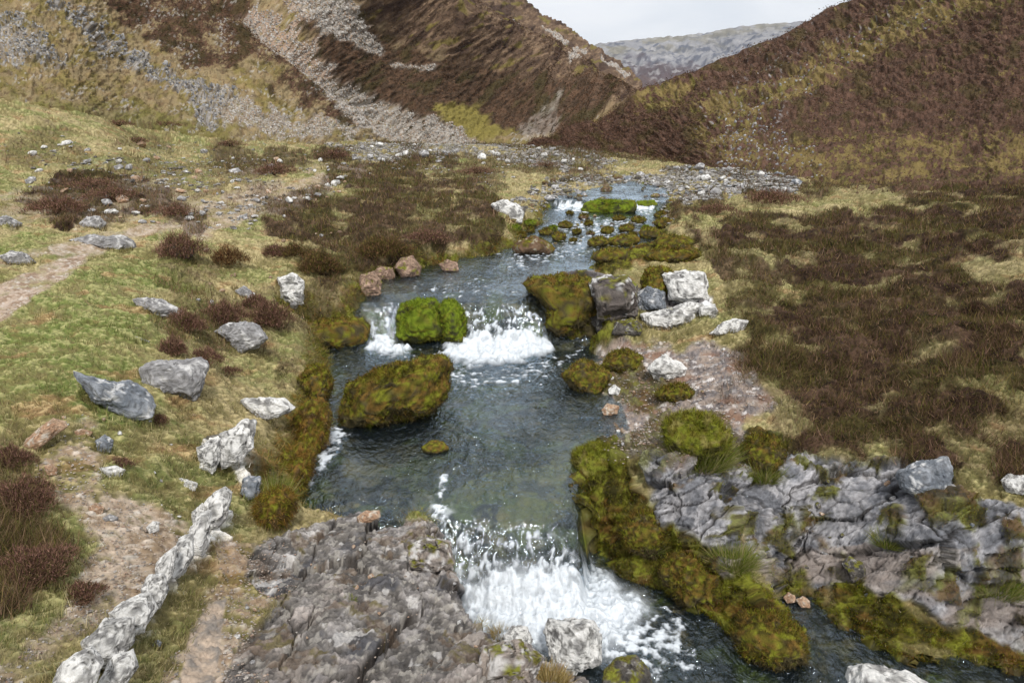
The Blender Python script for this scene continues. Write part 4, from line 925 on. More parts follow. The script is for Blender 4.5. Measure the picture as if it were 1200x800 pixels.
B = [
 ([(169,432),(180,426),(222,419),(234,417),(241,428),(238,450),(228,472),(218,468),(185,462),(171,450)], 'grey', 'large pale grey boulder with a split corner below a round heather bush', {}),
 ([(87,434),(112,441),(136,449),(150,446),(166,455),(178,474),(177,492),(160,496),(138,486),(118,474),(104,458)], 'blue', 'long blue grey slab lying in the turf, left of the large split boulder', {'depth': .9}),
 ([(251,388),(268,378),(288,375),(302,382),(312,396),(300,407),(280,414),(270,402)], 'grey', 'smooth rounded grey boulder on the turf bank beside heather, nearest the left fall', {}),
 ([(157,350),(172,347),(190,350),(210,364),(208,369),(188,373),(168,364)], 'grey', 'flat pale grey stone set in the turf above the split boulder', {'depth': .6}),
 ([(123,391),(148,390),(173,400),(168,403),(148,399)], 'grey', 'thin sliver of stone flush with the green turf', {'depth': .6}),
 ([(324,324),(343,319),(357,328),(359,345),(356,358),(342,359),(328,350),(330,338)], 'white', 'upright lichened boulder with a rusty crack at the left bank of the stream', {}),
 ([(272,342),(286,335),(299,344),(297,352),(284,350)], 'grey', 'small grey stone in the turf between heather bushes, left of the cracked upright boulder', {}),
 ([(281,469),(296,466),(332,466),(349,477),(340,484),(318,490),(300,495),(292,482)], 'white', 'white topped wedge of rock at the edge of the left bank above the mossy fringe', {'depth': .7}),
 ([(31,521),(44,503),(60,489),(74,492),(76,499),(62,511),(46,527),(34,529)], 'tan', 'tan orange rock in bare soil near the left edge', {}),
 ([(84,281),(104,276),(140,275),(154,282),(158,291),(148,297),(118,291),(95,288)], 'grey', 'long flat pale slab beside the top of the footpath', {'depth': .7}),
 ([(2,300),(14,293),(30,297),(39,308),(30,312),(10,310)], 'grey', 'grey stone left of the footpath in rough grass', {}),
 ([(198,292),(204,284),(218,282),(227,290),(225,301),(205,303)], 'dark', 'dark domed boulder under a cap of heather', {}),
 ([(95,262),(104,254),(117,254),(124,262),(118,270),(100,270)], 'grey', 'rounded grey stone below the upper heather patch', {}),
 ([(-8,256),(8,252),(24,262),(20,268),(-6,268)], 'grey', 'grey stone cut by the left edge of the picture in the upper grass', {}),
 ([(759,432),(768,421),(780,415),(796,424),(804,432),(800,441),(784,447),(766,444)], 'white', 'white angular boulder on the pebbly right bank', {}),
 ([(829,392),(842,380),(857,373),(876,376),(870,388),(850,393),(838,396)], 'white', 'pale wedge shaped rock at the foot of the right heather bank', {}),
 ([(1174,562),(1184,554),(1200,556),(1208,568),(1200,580),(1180,577)], 'white', 'round flat white stone at the right edge below the heather', {}),
 ([(990,797),(998,783),(1012,777),(1035,779),(1062,789),(1085,802),(1080,822),(1000,822)], 'white', 'white lichened rock rising from the lower pool at the bottom right', {}),
 ([(640,742),(644,728),(672,724),(698,728),(705,748),(705,778),(680,786),(645,782)], 'white', 'squarish block with white and rusty lichen at the foot of the lower waterfall', {'crk': 1., 'det': .6, 'depth': .9}),
 ([(704,806),(706,786),(722,772),(746,770),(760,784),(766,806),(740,815)], 'dark', 'dark grey rock at the bottom of the picture by the lower pool', {}),
 ([(590,745),(600,734),(618,735),(625,748),(620,760),(596,760)], 'white', 'small white topped block left of the squarish lichened block', {}),
 ([(466,372),(472,359),(492,352),(510,353),(520,368),(523,396),(495,400),(468,396)], 'green', 'bright green mossy boulder splitting the upper waterfall', {'fuzz': 3500, 'nf': 4}),
 ([(516,362),(522,352),(534,352),(544,364),(546,388),(540,400),(520,399)], 'green', 'narrow green mossy boulder touching the right fall of the upper waterfall', {'fuzz': 2200, 'nf': 4}),
 ([(401,488),(406,468),(416,452),(440,440),(468,428),(500,418),(520,417),(527,430),(522,448),(524,464),(508,482),(478,488),(440,496),(408,501)], 'moss', 'large brown and green mossy island rock in the middle pool', {'fuzz': 16000, 'nf': 8, 'depth': 1.0, 'sub': 6}),
 ([(343,398),(350,382),(380,374),(415,374),(430,382),(430,402),(400,410),(352,410)], 'moss', 'low dark mossy rock left of the small side fall', {'fuzz': 2500, 'nf': 8}),
 ([(600,292),(606,282),(625,277),(640,282),(650,292),(640,299),(606,299)], 'rust', 'rust red boulder with a green mossy side at the left edge of the upper reach', {}),
 ([(418,338),(424,322),(438,318),(447,330),(447,346),(430,350)], 'red', 'reddish grey boulder under turf on the left bank upstream', {}),
 ([(462,314),(470,302),(484,300),(494,312),(492,324),(470,326)], 'red', 'tan red boulder set in the left bank under a heather mound', {}),
 ([(432,322),(444,312),(460,314),(463,326),(448,332),(436,330)], 'red', 'low red brown boulder between two others at the foot of the left bank', {}),
 ([(514,310),(524,304),(536,308),(538,318),(520,319)], 'red', 'small brown boulder at the left bank where the turf overhangs', {}),
 ([(576,240),(590,234),(606,238),(616,250),(612,262),(596,262),(580,252)], 'white', 'pale boulder with yellow lichen on the turf point below the weir', {}),
 ([(684,248),(686,239),(700,236),(722,236),(742,236),(744,247),(716,251)], 'green', 'long green mossy rock damming the stream between two small falls', {'fuzz': 1500, 'nf': 4}),
 ([(742,242),(746,236),(766,235),(772,240),(760,244)], 'green', 'thin green mossy rock at the right end of the weir', {'nf': 4}),
 ([(702,236),(710,232),(720,234),(716,239)], 'dark', 'small dark stone on top of the mossy weir', {'sub': 4}),
 ([(820,360),(838,356),(842,364),(834,372),(820,370)], 'white', 'small white stone at the foot of the white outcrop', {}),
 ([(778,322),(800,318),(826,319),(834,334),(830,352),(806,357),(786,350)], 'white', 'bold white lichened block on top of the dark outcrop', {'crk': 1., 'det': .6, 'depth': .8}),
 ([(750,368),(775,362),(800,362),(816,368),(812,382),(780,388),(752,386)], 'white', 'low white and grey block along the foot of the dark outcrop', {'crk': 1., 'det': .6, 'depth': .7}),
 ([(690,372),(705,364),(722,370),(722,388),(700,391)], 'dark', 'dark squared block at the foot of the mossy outcrop by the water', {}),
 ([(612,331),(628,325),(655,325),(690,330),(704,345),(706,372),(700,394),(676,399),(652,397),(640,388),(645,362),(630,346)], 'moss', 'sloping green brown mossy rock at the right edge of the upper waterfall', {'depth': 1.1, 'fuzz': 7000, 'nf': 8, 'box': .6}),
 ([(690,332),(706,322),(736,322),(748,334),(748,372),(724,378),(700,376)], 'outc', 'dark brown blocky rock with moss on top in the middle of the outcrop', {'crk': 1., 'det': .6, 'depth': 1., 'box': .5}),
 ([(752,328),(758,314),(778,312),(788,320),(784,344),(770,350),(756,342)], 'moss', 'small mossy hump on the outcrop beside the bold white block', {'depth': .8, 'fuzz': 1800}),
 ([(716,392),(720,376),(742,372),(752,380),(752,394)], 'dark', 'dark block with a flat top between the mossy outcrop and the low white block', {'depth': .9}),
 ([(744,344),(760,336),(780,342),(782,362),(760,368),(746,362)], 'blue', 'dark grey layered block beneath the bold white lichened block', {'depth': .9}),
 ([(788,360),(806,354),(824,356),(830,366),(816,374),(792,370)], 'white', 'flat white lichened slab at the right foot of the outcrop', {'depth': .8}),
 ([(352,446),(362,428),(380,430),(388,450),(382,470),(366,474),(354,462)], 'moss', 'green mossy hummock on the left bank edge opposite the island rock', {'fuzz': 2600, 'nf': 4}),
 ([(348,494),(354,476),(372,470),(384,484),(380,514),(366,532),(352,522)], 'rusty', 'orange mossy hummock on the left bank edge beside the side cascade', {'depth': 1.3, 'rough': .16, 'fuzz': 3200, 'nf': 4}),
 ([(328,556),(336,532),(352,520),(366,530),(360,556),(346,586),(334,590)], 'rusty', 'rust coloured hanging moss mound below the orange hummock', {'depth': 1.3, 'rough': .16, 'fuzz': 3600, 'nf': 4}),
 ([(300,600),(310,580),(330,572),(342,584),(336,606),(318,618),(304,614)], 'rusty', 'brown orange moss mound at the lower end of the left fringe', {'depth': 1.3, 'rough': .16, 'fuzz': 3000, 'nf': 4}),
 ([(668,548),(676,530),(698,522),(722,530),(724,552),(704,566),(680,566)], 'lush', 'bright green moss cushion at the top of the mossy wall', {'fuzz': 4200, 'nf': 4}),
 ([(730,620),(744,604),(768,602),(784,618),(782,640),(760,650),(738,642)], 'moss', 'yellow green moss cushion half way down the mossy wall', {'fuzz': 4000, 'nf': 4}),
 ([(776,668),(792,650),(818,652),(836,676),(830,700),(804,702),(784,692)], 'moss', 'golden olive moss cushion low on the mossy wall', {'depth': 1.1, 'rough': .14, 'fuzz': 4200, 'nf': 4}),
 ([(860,742),(880,722),(912,724),(940,748),(944,772),(910,780),(876,766)], 'moss', 'dark green moss mound at the tip of the rocky point in the lower pool', {'fuzz': 5000, 'nf': 4}),
 ([(780,498),(800,486),(836,490),(858,512),(850,534),(812,536),(784,522)], 'lush', 'fresh green grassy moss dome on the right bank above the wall', {'fuzz': 5000, 'nf': 3}),
 ([(868,526),(884,512),(908,514),(918,532),(910,552),(884,552)], 'moss', 'yellow moss mound beside the green grassy dome', {'fuzz': 3200, 'nf': 3}),
 ([(756,300),(776,288),(806,288),(820,298),(800,308),(770,309)], 'moss', 'broad mossy bank stone behind the white outcrop', {'fuzz': 1800, 'nf': 4}),
 ([(660,440),(680,424),(700,428),(716,440),(700,462),(676,460)], 'moss', 'flat yellow moss patch by the water behind the pebbles', {'fuzz': 1500, 'nf': 4}),
 ([(284,562),(290,556),(304,558),(305,580),(292,586),(282,578)], 'blue', 'blue grey split stone against the rusty mossy fringe', {}),
 ([(258,508),(272,500),(284,492),(297,494),(297,524),(284,540),(262,550),(257,530)], 'white', 'white lichened upright block below the white topped wedge', {'crk': 1., 'det': .6, }),
 ([(232,524),(244,514),(256,512),(258,540),(250,556),(236,548)], 'white', 'smaller white block left of the white lichened upright block', {'crk': 1., 'det': .6, }),
 ([(200,563),(212,560),(230,566),(228,576),(208,570)], 'white', 'white flat stone pair in the turf left of the white ridge', {}),
 ([(172,618),(178,610),(186,611),(186,622),(176,625)], 'white', 'pale stone standing in thin turf above the white ridge', {'sub': 4}),
 ([(104,593),(112,589),(122,594),(120,603),(106,602)], 'tan', 'tan stone in the eroded soil left of the white ridge', {'sub': 4}),
 ([(120,607),(128,602),(138,606),(136,612),(124,612)], 'grey', 'small grey stone next to the tan stone in the soil', {'sub': 4}),
 ([(112,516),(122,508),(132,516),(128,532),(116,530)], 'blue', 'blue grey stone at the edge of the bare soil hollow', {'sub': 4}),
 ([(84,506),(96,502),(108,506),(104,512),(88,512)], 'tan', 'flat tan stone in the bare soil hollow', {'sub': 4}),
 ([(118,548),(134,545),(146,550),(140,560),(122,558)], 'white', 'low white stone beneath the bare soil hollow', {'sub': 4}),
 ([(52,546),(58,542),(66,548),(66,556),(56,557)], 'tan', 'small tan stone below the orange rock', {'sub': 4}),
 ([(178,754),(183,749),(189,752),(188,758),(181,759)], 'blue', 'round blue grey pebble in the soil right of the white ridge', {'sub': 4}),
 ([(418,606),(428,598),(444,598),(447,606),(434,612),(420,613)], 'tan', 'yellow white stone at the pool edge on the bedrock ledge', {'sub': 4}),
 ([(494,524),(506,516),(520,517),(526,526),(514,531),(500,531)], 'moss', 'tiny green mossy stone breaking the middle pool', {'sub': 4, 'nf': 4}),
 ([(706,428),(716,414),(736,410),(752,418),(750,432),(724,436)], 'moss', 'domed yellow mossy rock behind the yellow hummock on the right bank', {'fuzz': 1500, 'nf': 4}),
 ([(768,462),(780,452),(800,450),(812,460),(804,470),(780,472)], 'moss', 'mossy mound on the pebbly bank below the white angular boulder', {'fuzz': 1500, 'nf': 4}),
 ([(704,480),(712,472),(726,476),(724,486),(708,487)], 'tan', 'tan flat stone at the right edge of the middle pool', {'sub': 4}),
 ([(712,456),(720,450),(728,456),(724,463),(714,462)], 'white', 'small cream pebble between yellow moss and white boulder', {'sub': 4}),
 ([(1052,552),(1075,540),(1108,536),(1114,560),(1104,584),(1080,586),(1058,572)], 'blue', 'large smooth blue grey slab under the right heather edge', {'depth': .9}),
 ([(988,660),(998,652),(1012,658),(1014,676),(998,682)], 'dark', 'dark rounded stone in the moss above the small inlet', {}),
 ([(918,700),(924,694),(932,697),(931,705),(922,707)], 'tan', 'ochre stone under the surface at the head of the inlet', {'sub': 4}),
 ([(932,702),(942,698),(950,704),(948,712),(938,711)], 'tan', 'bright yellow ochre stone in the small inlet', {'sub': 4}),
]
for i, (ol, sty, lab, kw) in enumerate(B):
    kw = dict(kw); small = (np.ptp(np.array(ol)[:, 0]) < 26)
    if 'sub' not in kw and small: kw['sub'] = 4
    cat = 'stone' if small else 'boulder'
    rock(ol, sty, lab, name='mossy_rock' if sty in ('moss', 'green', 'rusty', 'lush') else ('stone' if small else 'boulder'), cat='mossy rock' if sty in ('moss', 'green', 'rusty', 'lush') else cat, seed=i * 7 + 11, **kw)
ridge = bpy.data.objects.get('rock_ridge')
RB = [[(238,592),(246,578),(262,569),(270,576),(269,604),(260,618),(244,622)],[(222,618),(232,600),(244,596),(248,634),(240,652),(224,648)],[(200,650),(206,630),(222,622),(226,650),(218,676),(202,686)],[(182,660),(192,646),(204,636),(204,672),(194,694),(184,688)],
 [(165,690),(172,672),(190,668),(196,690),(190,712),(172,718)],[(128,718),(146,702),(170,694),(184,712),(172,742),(144,748)],[(96,752),(118,726),(150,722),(158,750),(140,782),(108,786)],[(62,808),(70,776),(98,758),(118,776),(112,812),(84,824)],[(118,800),(128,770),(150,760),(160,780),(150,806),(130,816)],[(224,600),(236,588),(242,596),(236,616),(226,618)]]
for i, ol in enumerate(RB):
    ol = [tuple(q) for q in (np.array(ol) - np.mean(ol, 0)) * .93 + np.mean(ol, 0)]
    if ridge: rock(ol, 'white', None, name='block', cat=None, seed=700 + i * 5, parent=ridge, box=.5, depth=.8, rough=.03, nf=10, fd=.75, det=.5, crk=1.)
shelf = [o for o in bpy.data.objects if o.name.startswith('rock_ledge')]
LB = [[(560,756),(610,752),(640,770),(620,800),(560,800)],[(478,640),(500,630),(526,636),(534,660),(510,672),(482,664)]]
for i, ol in enumerate(LB):
    if shelf: rock(ol, 'ledge', None, name='block', cat=None, seed=800 + i * 5, parent=shelf[0], box=.5, depth=.9, rough=.04, nf=12, fd=.7, det=.6, crk=1.)
# upstream moss islands, one label each by what they stand beside
ISL = [(662,264,9,4,'moss'),(640,272,8,4,'moss'),(690,262,6,3,'moss'),(712,270,8,4,'moss'),(735,268,9,4,'moss'),(620,262,8,4,'green'),(655,278,9,5,'moss'),(676,272,6,3,'moss'),(748,258,9,4,'moss'),(604,268,8,5,'green'),(700,284,14,6,'moss'),(730,282,18,7,'moss'),(762,274,14,7,'moss'),(668,250,5,2,'moss'),(780,262,12,6,'moss'),(790,285,22,9,'moss'),(715,300,22,9,'moss'),(632,282,5,3,'moss'),(648,268,6,3,'green'),(672,282,5,2,'moss'),(684,254,6,3,'rust'),(726,256,8,3,'moss'),(758,268,7,3,'green'),(742,276,6,3,'moss'),(622,270,5,3,'moss'),(692,274,5,2,'rust'),(775,252,9,4,'moss'),(612,276,6,3,'moss')]
for i, (x, y, a, b, s) in enumerate(ISL):
    rock(ell(x, y, a, b, 0, i), s, 'low mossy rock among the shallow riffles below the weir', name='mossy_rock', cat='mossy rock', seed=300 + i, sub=4, nf=5, depth=.8, group='mossy rocks in the upper riffles', fuzz=400)
print('rocks', time.time() - T0)
cl_p = []; cl_c = []
for o in [q for q in bpy.data.objects if q.type == 'MESH' and q.name.split('.')[0] in ('boulder', 'stone')]:
    mn = np.array([list(q.co) for q in o.data.vertices][::7]); x0, x1 = mn[:, 0].min(), mn[:, 0].max(); y0, y1 = mn[:, 1].min(), mn[:, 1].max(); L_ = o.location
    n_ = int(min(420, 60 + 500 * (x1 - x0))); a = rng.uniform(0, 6.28, n_); rx = (x1 - x0) / 2 * rng.uniform(.86, 1.12, n_); ry = (y1 - y0) / 2 * rng.uniform(.86, 1.12, n_)
    X = L_[0] + (x0 + x1) / 2 + np.cos(a) * rx; Y = L_[1] + (y0 + y1) / 2 + np.sin(a) * ry
    j = np.clip(np.searchsorted(ys, Y) - 1, 0, nr - 2); i = np.clip(np.searchsorted(cols, X / Y) - 1, 0, nc - 2)
    ok = gmask[j, i] + m_he[j, i] > .35; cl_p.append(np.stack([X, Y, P[j, i, 2] - .01], 1)[ok]); cl_c.append(C[j, i][ok])
cl_p = np.concatenate(cl_p); cl_c = np.concatenate(cl_c); n_ = len(cl_p)
v, f, c = blades(cl_p, unit(np.array([0, 0, 1.]) + rng.normal(0, .35, (n_, 3))), rng.uniform(.03, .085, n_) * (1 + cl_p[:, 1] / 30), np.maximum(.005, cl_p[:, 1] / F * .9), cl_c * rng.uniform(.6, 1.3, (n_, 1)))
link('grass', mesh_from('grass', v, f, c, False), M_plant, kind='stuff', label='longer grass growing up round the feet of the boulders', cat='grass')
# loose stones: a few master shapes copied
masters = {}
def master(style, k):
    key = (style, k)
    if key not in masters:
        v, f = ico(3); p = facet(v.copy(), 900 + k * 13, 12, .66); p *= np.array([1, .8, .55 + .1 * (k % 3)])
        n = vnorm(p, f); p = p + n * (.06 * fb3(p, 2, k, 3))[:, None]; n = vnorm(p, f)
        masters[key] = mesh_from('stone', p, f, rock_colour(p, n, style, k * 3 + 1, 1.)); masters[key].materials.append(M_rock)
    return masters[key]
R_ = np.random.default_rng(99)
def inside(poly, x, y):
    return sdf(poly, np.array([x], float), np.array([y], float), 50)[0] > 0
def stones(poly, n, smin, smax, styles, label, group, mass=False):
    P_ = np.array(poly); c = 0; tries = 0; mv = []; mf = []; mc = []; off = 0
    while c < n and tries < n * 20:
        tries += 1
        x = R_.uniform(P_[:, 0].min(), P_[:, 0].max()); y = R_.uniform(P_[:, 1].min(), P_[:, 1].max())
        if not inside(poly, x, y): continue
        h = hit(x, y); s = R_.uniform(smin, smax) ** 1.0 * (1 if R_.random() < .8 else 1.5)   # half width in picture units
        r = s / F * h[1]
        if mass:      # small far ones: one object
            me = master(R_.choice(styles), int(R_.integers(0, 5))); nv_ = len(me.vertices); a_ = np.empty(nv_ * 3, np.float32); me.vertices.foreach_get('co', a_); a_ = a_.reshape(-1, 3) * r * [1, 1, R_.uniform(.7, 1.3)]
            t_ = R_.uniform(0, 6.28); ct, st2 = math.cos(t_), math.sin(t_); a_ = np.stack([a_[:, 0] * ct - a_[:, 1] * st2, a_[:, 0] * st2 + a_[:, 1] * ct, a_[:, 2]], 1) + h + [0, 0, r * .12]
            c4_ = np.empty(nv_ * 4, np.float32); me.color_attributes['Col'].data.foreach_get('color', c4_); mv.append(a_); mc.append(c4_.reshape(-1, 4)[:, :3]); mf.append(ico(3)[1] + off); off += nv_; c += 1; continue
        o = bpy.data.objects.new('stone', master(R_.choice(styles), int(R_.integers(0, 5)))); COL.objects.link(o)
        o.location = (h[0], h[1], h[2] + r * .12); o.rotation_euler = (R_.normal(0, .2), R_.normal(0, .2), R_.uniform(0, 6.28)); o.scale = (r, r, r * R_.uniform(.7, 1.3))
        tag(o, label, 'stone', group); c += 1
    if mass and mv: link('small_stones', mesh_from('small_stones', np.concatenate(mv), np.concatenate(mf), np.concatenate(mc)), M_rock, kind='stuff', label=label, cat='stones')
stones([(0,168),(130,165),(300,172),(420,185),(400,225),(330,262),(230,272),(130,255),(0,230)], 95, 2.2, 6.5, ['grey','white','grey','tan'], 'pale weathered stone scattered over the stony turf of the left terrace', 'stones on the left terrace')
stones([(400,175),(540,165),(640,172),(740,190),(690,200),(560,192),(420,190)], 55, 1.8, 4.5, ['grey','white'], 'grey stones on the flat stony valley floor below the scree', 'stones on the valley floor', True)
stones([(730,208),(800,196),(905,200),(945,212),(925,228),(850,234),(790,238)], 70, 2.5, 6, ['grey','grey','white','blue'], 'grey stone heaped on the pale stone bank right of the weir', 'stones of the pale stone bank')
stones([(600,262),(650,250),(770,250),(790,280),(740,300),(690,290),(640,285)], 26, 1.5, 3.6, ['dark','rust','dark'], 'small dark stone between the mossy rocks of the upper riffles', 'dark stones in the upper riffles')
stones([(880,560),(980,540),(1100,590),(1180,640),(1150,720),(1020,700),(900,680),(860,620)], 34, 2.2, 6, ['grey','dark','tan','blue'], 'loose stone lying in the joints of the right bedrock shelf', 'loose stones on the right shelf')
stones([(300,640),(520,610),(560,760),(500,800),(260,800)], 22, 1.8, 4.5, ['grey','tan','white'], 'loose stone lying on the foreground bedrock ledge', 'loose stones on the foreground ledge')
stones([(60,470),(230,480),(250,560),(180,640),(110,560)], 18, 1.6, 4.5, ['white','grey','tan'], 'small pale stone in the eroded turf above the white ridge', 'small stones above the white ridge')
stones([(200,262),(420,262),(400,330),(330,400),(200,340)], 16, 1.8, 5, ['grey','red','tan'], 'small stone half hidden in the grass of the left bank slope', 'small stones on the left bank slope')
stones([(590,236),(650,205),(740,205),(780,222),(770,236),(650,238),(600,262)], 45, 2.2, 5.5, ['dark','grey','rust'], 'dark wet stones in the rocky stream bed above the weir', 'stones above the weir', True)
stones([(700,440),(760,400),(850,400),(860,480),(790,530),(720,520)], 26, 1.5, 4, ['tan','grey','white','red'], 'small pebbles lying on the pebbly right bank of the middle pool', 'pebbles on the right bank', True)
# ground gravel: uncountable bits
def gravel(name, mask, n, lo, hi, pal, label):
    k = pick(mask, n, 2.2); c = V[k].astype(float) + rng.normal(0, .01, (n, 3)) * [1, 1, 0]; r = rng.uniform(lo, hi, n) * rng.uniform(.5, 1, n); c[:, 2] += r * .1
    o = np.array([[1,0,0],[-1,0,0],[0,1,0],[0,-1,0],[0,0,.6],[0,0,-.6],[.6,.6,.4],[-.6,.6,.4],[-.6,-.6,.4],[.6,-.6,.4]], float)
    ff = np.array([[0,6,4],[6,2,4],[2,7,4],[7,1,4],[1,8,4],[8,3,4],[3,9,4],[9,0,4],[0,2,6],[2,1,7],[1,3,8],[3,0,9]])
    a = rng.uniform(0, 6.28, n); ca, sa = np.cos(a), np.sin(a); oo = o[None] * r[:, None, None] * rng.uniform(.6, 1.3, (n, 1, 3)) * rng.uniform(.85, 1.15, (n, 10, 3))
    x = oo[..., 0] * ca[:, None] - oo[..., 1] * sa[:, None]; y = oo[..., 0] * sa[:, None] + oo[..., 1] * ca[:, None]; vv = c[:, None] + np.stack([x, y, oo[..., 2]], 2)
    f = ff[None] + (np.arange(n) * 10)[:, None, None]; cc = np.repeat(np.array(pal)[rng.integers(0, len(pal), n)] * rng.uniform(.7, 1.15, (n, 1)), 10, axis=0)
    link(name, mesh_from(name, vv.reshape(-1, 3), f.reshape(-1, 3), cc, False), M_rock, kind='stuff', label=label, cat='gravel')
gpl = [lin(196,178,162,.8), lin(180,164,150,.8), lin(160,152,146,.8), lin(206,198,190,.8), lin(178,150,130,.8)]
gravel('gravel', np.clip(m_dirt + .25 * m_path + .15 * m_rockfg * (crack1 > .3), 0, 1) * (SD < 0) * (m_ridge < .3) * (m_slab < .3), 6000, .003, .011, gpl, 'small pinkish gravel lying on the bare soil and path')
gravel('gravel', np.clip(m_rockb, 0, 1) * (SD < 0.1), 3500, .006, .02, gpl, 'pebbles and grit on the right bank of the middle pool')
gravel('scree', np.clip(mg, 0, 1) * (SD < 0.1) * (GY > 12), 17000, .03, .09, [lin(140,136,132,.86), lin(168,166,162,.86), lin(110,104,98,.86), lin(192,188,184,.86)], 'loose grey stones covering the stony valley floor')
# stones on hillside slopes
def hill_scree(G, mask, n, lo, hi, pal, label):
    w = (mask * G[..., 1] ** .5).ravel(); w = np.maximum(w, 0); w /= w.sum(); k = rng.choice(w.size, n, p=w); c = G.reshape(-1, 3)[k]; r = rng.uniform(lo, hi, n) * c[:, 1] / F
    v_, f_ = ico(1); m = np.array(v_)[None] * r[:, None, None] * rng.uniform(.5, 1.2, (n, 1, 3)) * rng.uniform(.8, 1.15, (n, len(v_), 3)); v = c[:, None] + m
    f = np.array(f_)[None] + (np.arange(n) * len(v_))[:, None, None]; cc = np.repeat(np.array(pal)[rng.integers(0, len(pal), n)] * rng.uniform(.75, 1.1, (n, 1)), len(v_), axis=0)
    link('scree', mesh_from('scree', v.reshape(-1, 3), f.reshape(-1, 3), cc, False), M_rock, kind='stuff', label=label, cat='scree')
Ul = np.tile(px_l, (520, 1)); Wl = np.interp(px_l, [q[0] for q in LH], [q[1] + 9 for q in LH])[None] + (np.interp(px_l, [q[0] for q in LH], [q[3] for q in LH]) - np.interp(px_l, [q[0] for q in LH], [q[1] + 9 for q in LH]))[None] * np.linspace(0, 1, 520)[:, None]
spal = [lin(186,178,168,.86), lin(150,144,138,.86), lin(200,196,190,.86), lin(172,150,130,.86)]
hill_scree(GL_, (SCREE(Ul, Wl) > .5) * 1.0, 17000, .6, 1.5, spal, 'pale scree pouring down the gully on the left hillside')
hill_scree(GL_, (CRAG(Ul, Wl) > .25) * 1.0, 1500, .7, 2.2, [lin(150,150,152,.86), lin(184,182,180,.86), lin(120,120,122,.86)], 'broken grey rocks of the crag on the left hillside')
Ur = np.tile(px_r, (420, 1)); Wr = np.interp(px_r, [q[0] for q in RH], [q[1] + 9 for q in RH])[None] + (np.interp(px_r, [q[0] for q in RH], [q[3] for q in RH]) - np.interp(px_r, [q[0] for q in RH], [q[1] + 9 for q in RH]))[None] * np.linspace(0, 1, 420)[:, None]
def R_mask(poly, s=10): return ss(-s, s, sdf(poly, Ur, Wr, 60) + 12 * fb2(Ur / 20., Wr / 12., 260, 3))
hill_scree(GR_, R_mask([(840,200),(850,150),(880,125),(920,150),(960,200)]) + .35 * R_mask([(850,130),(1000,50),(1110,0),(1120,12),(980,90),(880,150)]), 420, .8, 2.3, [lin(150,150,154,.86), lin(190,190,192,.86), lin(120,120,126,.86)], 'grey stones tumbled down the right hillside')
print('stones', time.time() - T0)

# ------------------------------------------------------------------ heather bushes one can tell apart
def bush(px, py, wpx_, hpx, label, tone=0, seed=0, group=None, n=None):
    h = hit(px, py); s = h[1] / F; rx = wpx_ * s / 2; hz = hpx * s
    r = np.random.default_rng(seed + 4000); n = n or int(np.clip(wpx_ * hpx * 5, 900, 12000))
    a = r.uniform(0, 6.28, n); q = np.sqrt(r.uniform(0, 1, n)); zt = r.uniform(.15, 1, n)
    lob = 1 + .3 * np.sin(a * 3 + seed) + .22 * np.sin(a * 5 + seed * 2) + r.exponential(.12, n)
    dome = np.sqrt(np.clip(1 - (q * .97) ** 2, 0, 1)); x = np.cos(a) * q * rx * lob; y = np.sin(a) * q * rx * .8 * lob; z = hz * dome * zt ** .5 * r.uniform(.7, 1.05, n)
    p = np.stack([x, y, z - .01], 1); d = unit(np.stack([x / rx * .8, y / rx * .8, .5 + z / hz], 1) + r.normal(0, .6, (n, 3)))
    L = np.clip(r.uniform(.06, .16, n) * hz + .012, 0, 6 * s); w = np.full(n, max(.004, s * .9)) * r.uniform(.5, 1.2, n); lump = 1 + .22 * np.sin(p[:, 0] / rx * 7 + seed) * np.sin(p[:, 1] / rx * 6 + seed * 3) ; p[:, 2] *= lump
    pal = [np.array([lin(130,96,82,K), lin(144,108,98,K), lin(92,70,58,K), lin(170,134,112,K), lin(108,100,60,K)]), np.array([lin(100,94,48,K), lin(116,90,68,K), lin(124,112,62,K), lin(76,64,46,K), lin(140,106,78,K)]), np.array([lin(150,120,80,K), lin(126,92,62,K), lin(170,146,102,K), lin(100,72,50,K), lin(90,64,48,K)])][tone]
    col = pal[r.integers(0, 5, n)] * r.uniform(.65, 1.25, (n, 1))
    v, f, c = blades(p - d * L[:, None] * .6, d, L, w, col)
    t = 9; wood = []
    o = bpy.data.objects.new('heather_bush', None); COL.objects.link(o); o.location = h; o.empty_display_size = .1
    tag(o, label, 'heather bush', group)
    link('foliage', mesh_from('foliage', v, f, c, False), M_plant, o)
    ms = 26; a = r.uniform(0, 6.28, ms); tp = np.stack([np.cos(a) * rx * .75 * r.uniform(.3, 1, ms), np.sin(a) * rx * .6, hz * r.uniform(.5, .95, ms)], 1)
    sv = np.zeros((ms, 3)); v, f, c = blades(sv - [0, 0, .02], unit(tp), np.linalg.norm(tp, axis=1), np.full(ms, max(.01, s * 1.2)), np.tile(lin(70,56,46,K), (ms, 1)))
    link('stem', mesh_from('stem', v, f, c, False), M_plant, o)
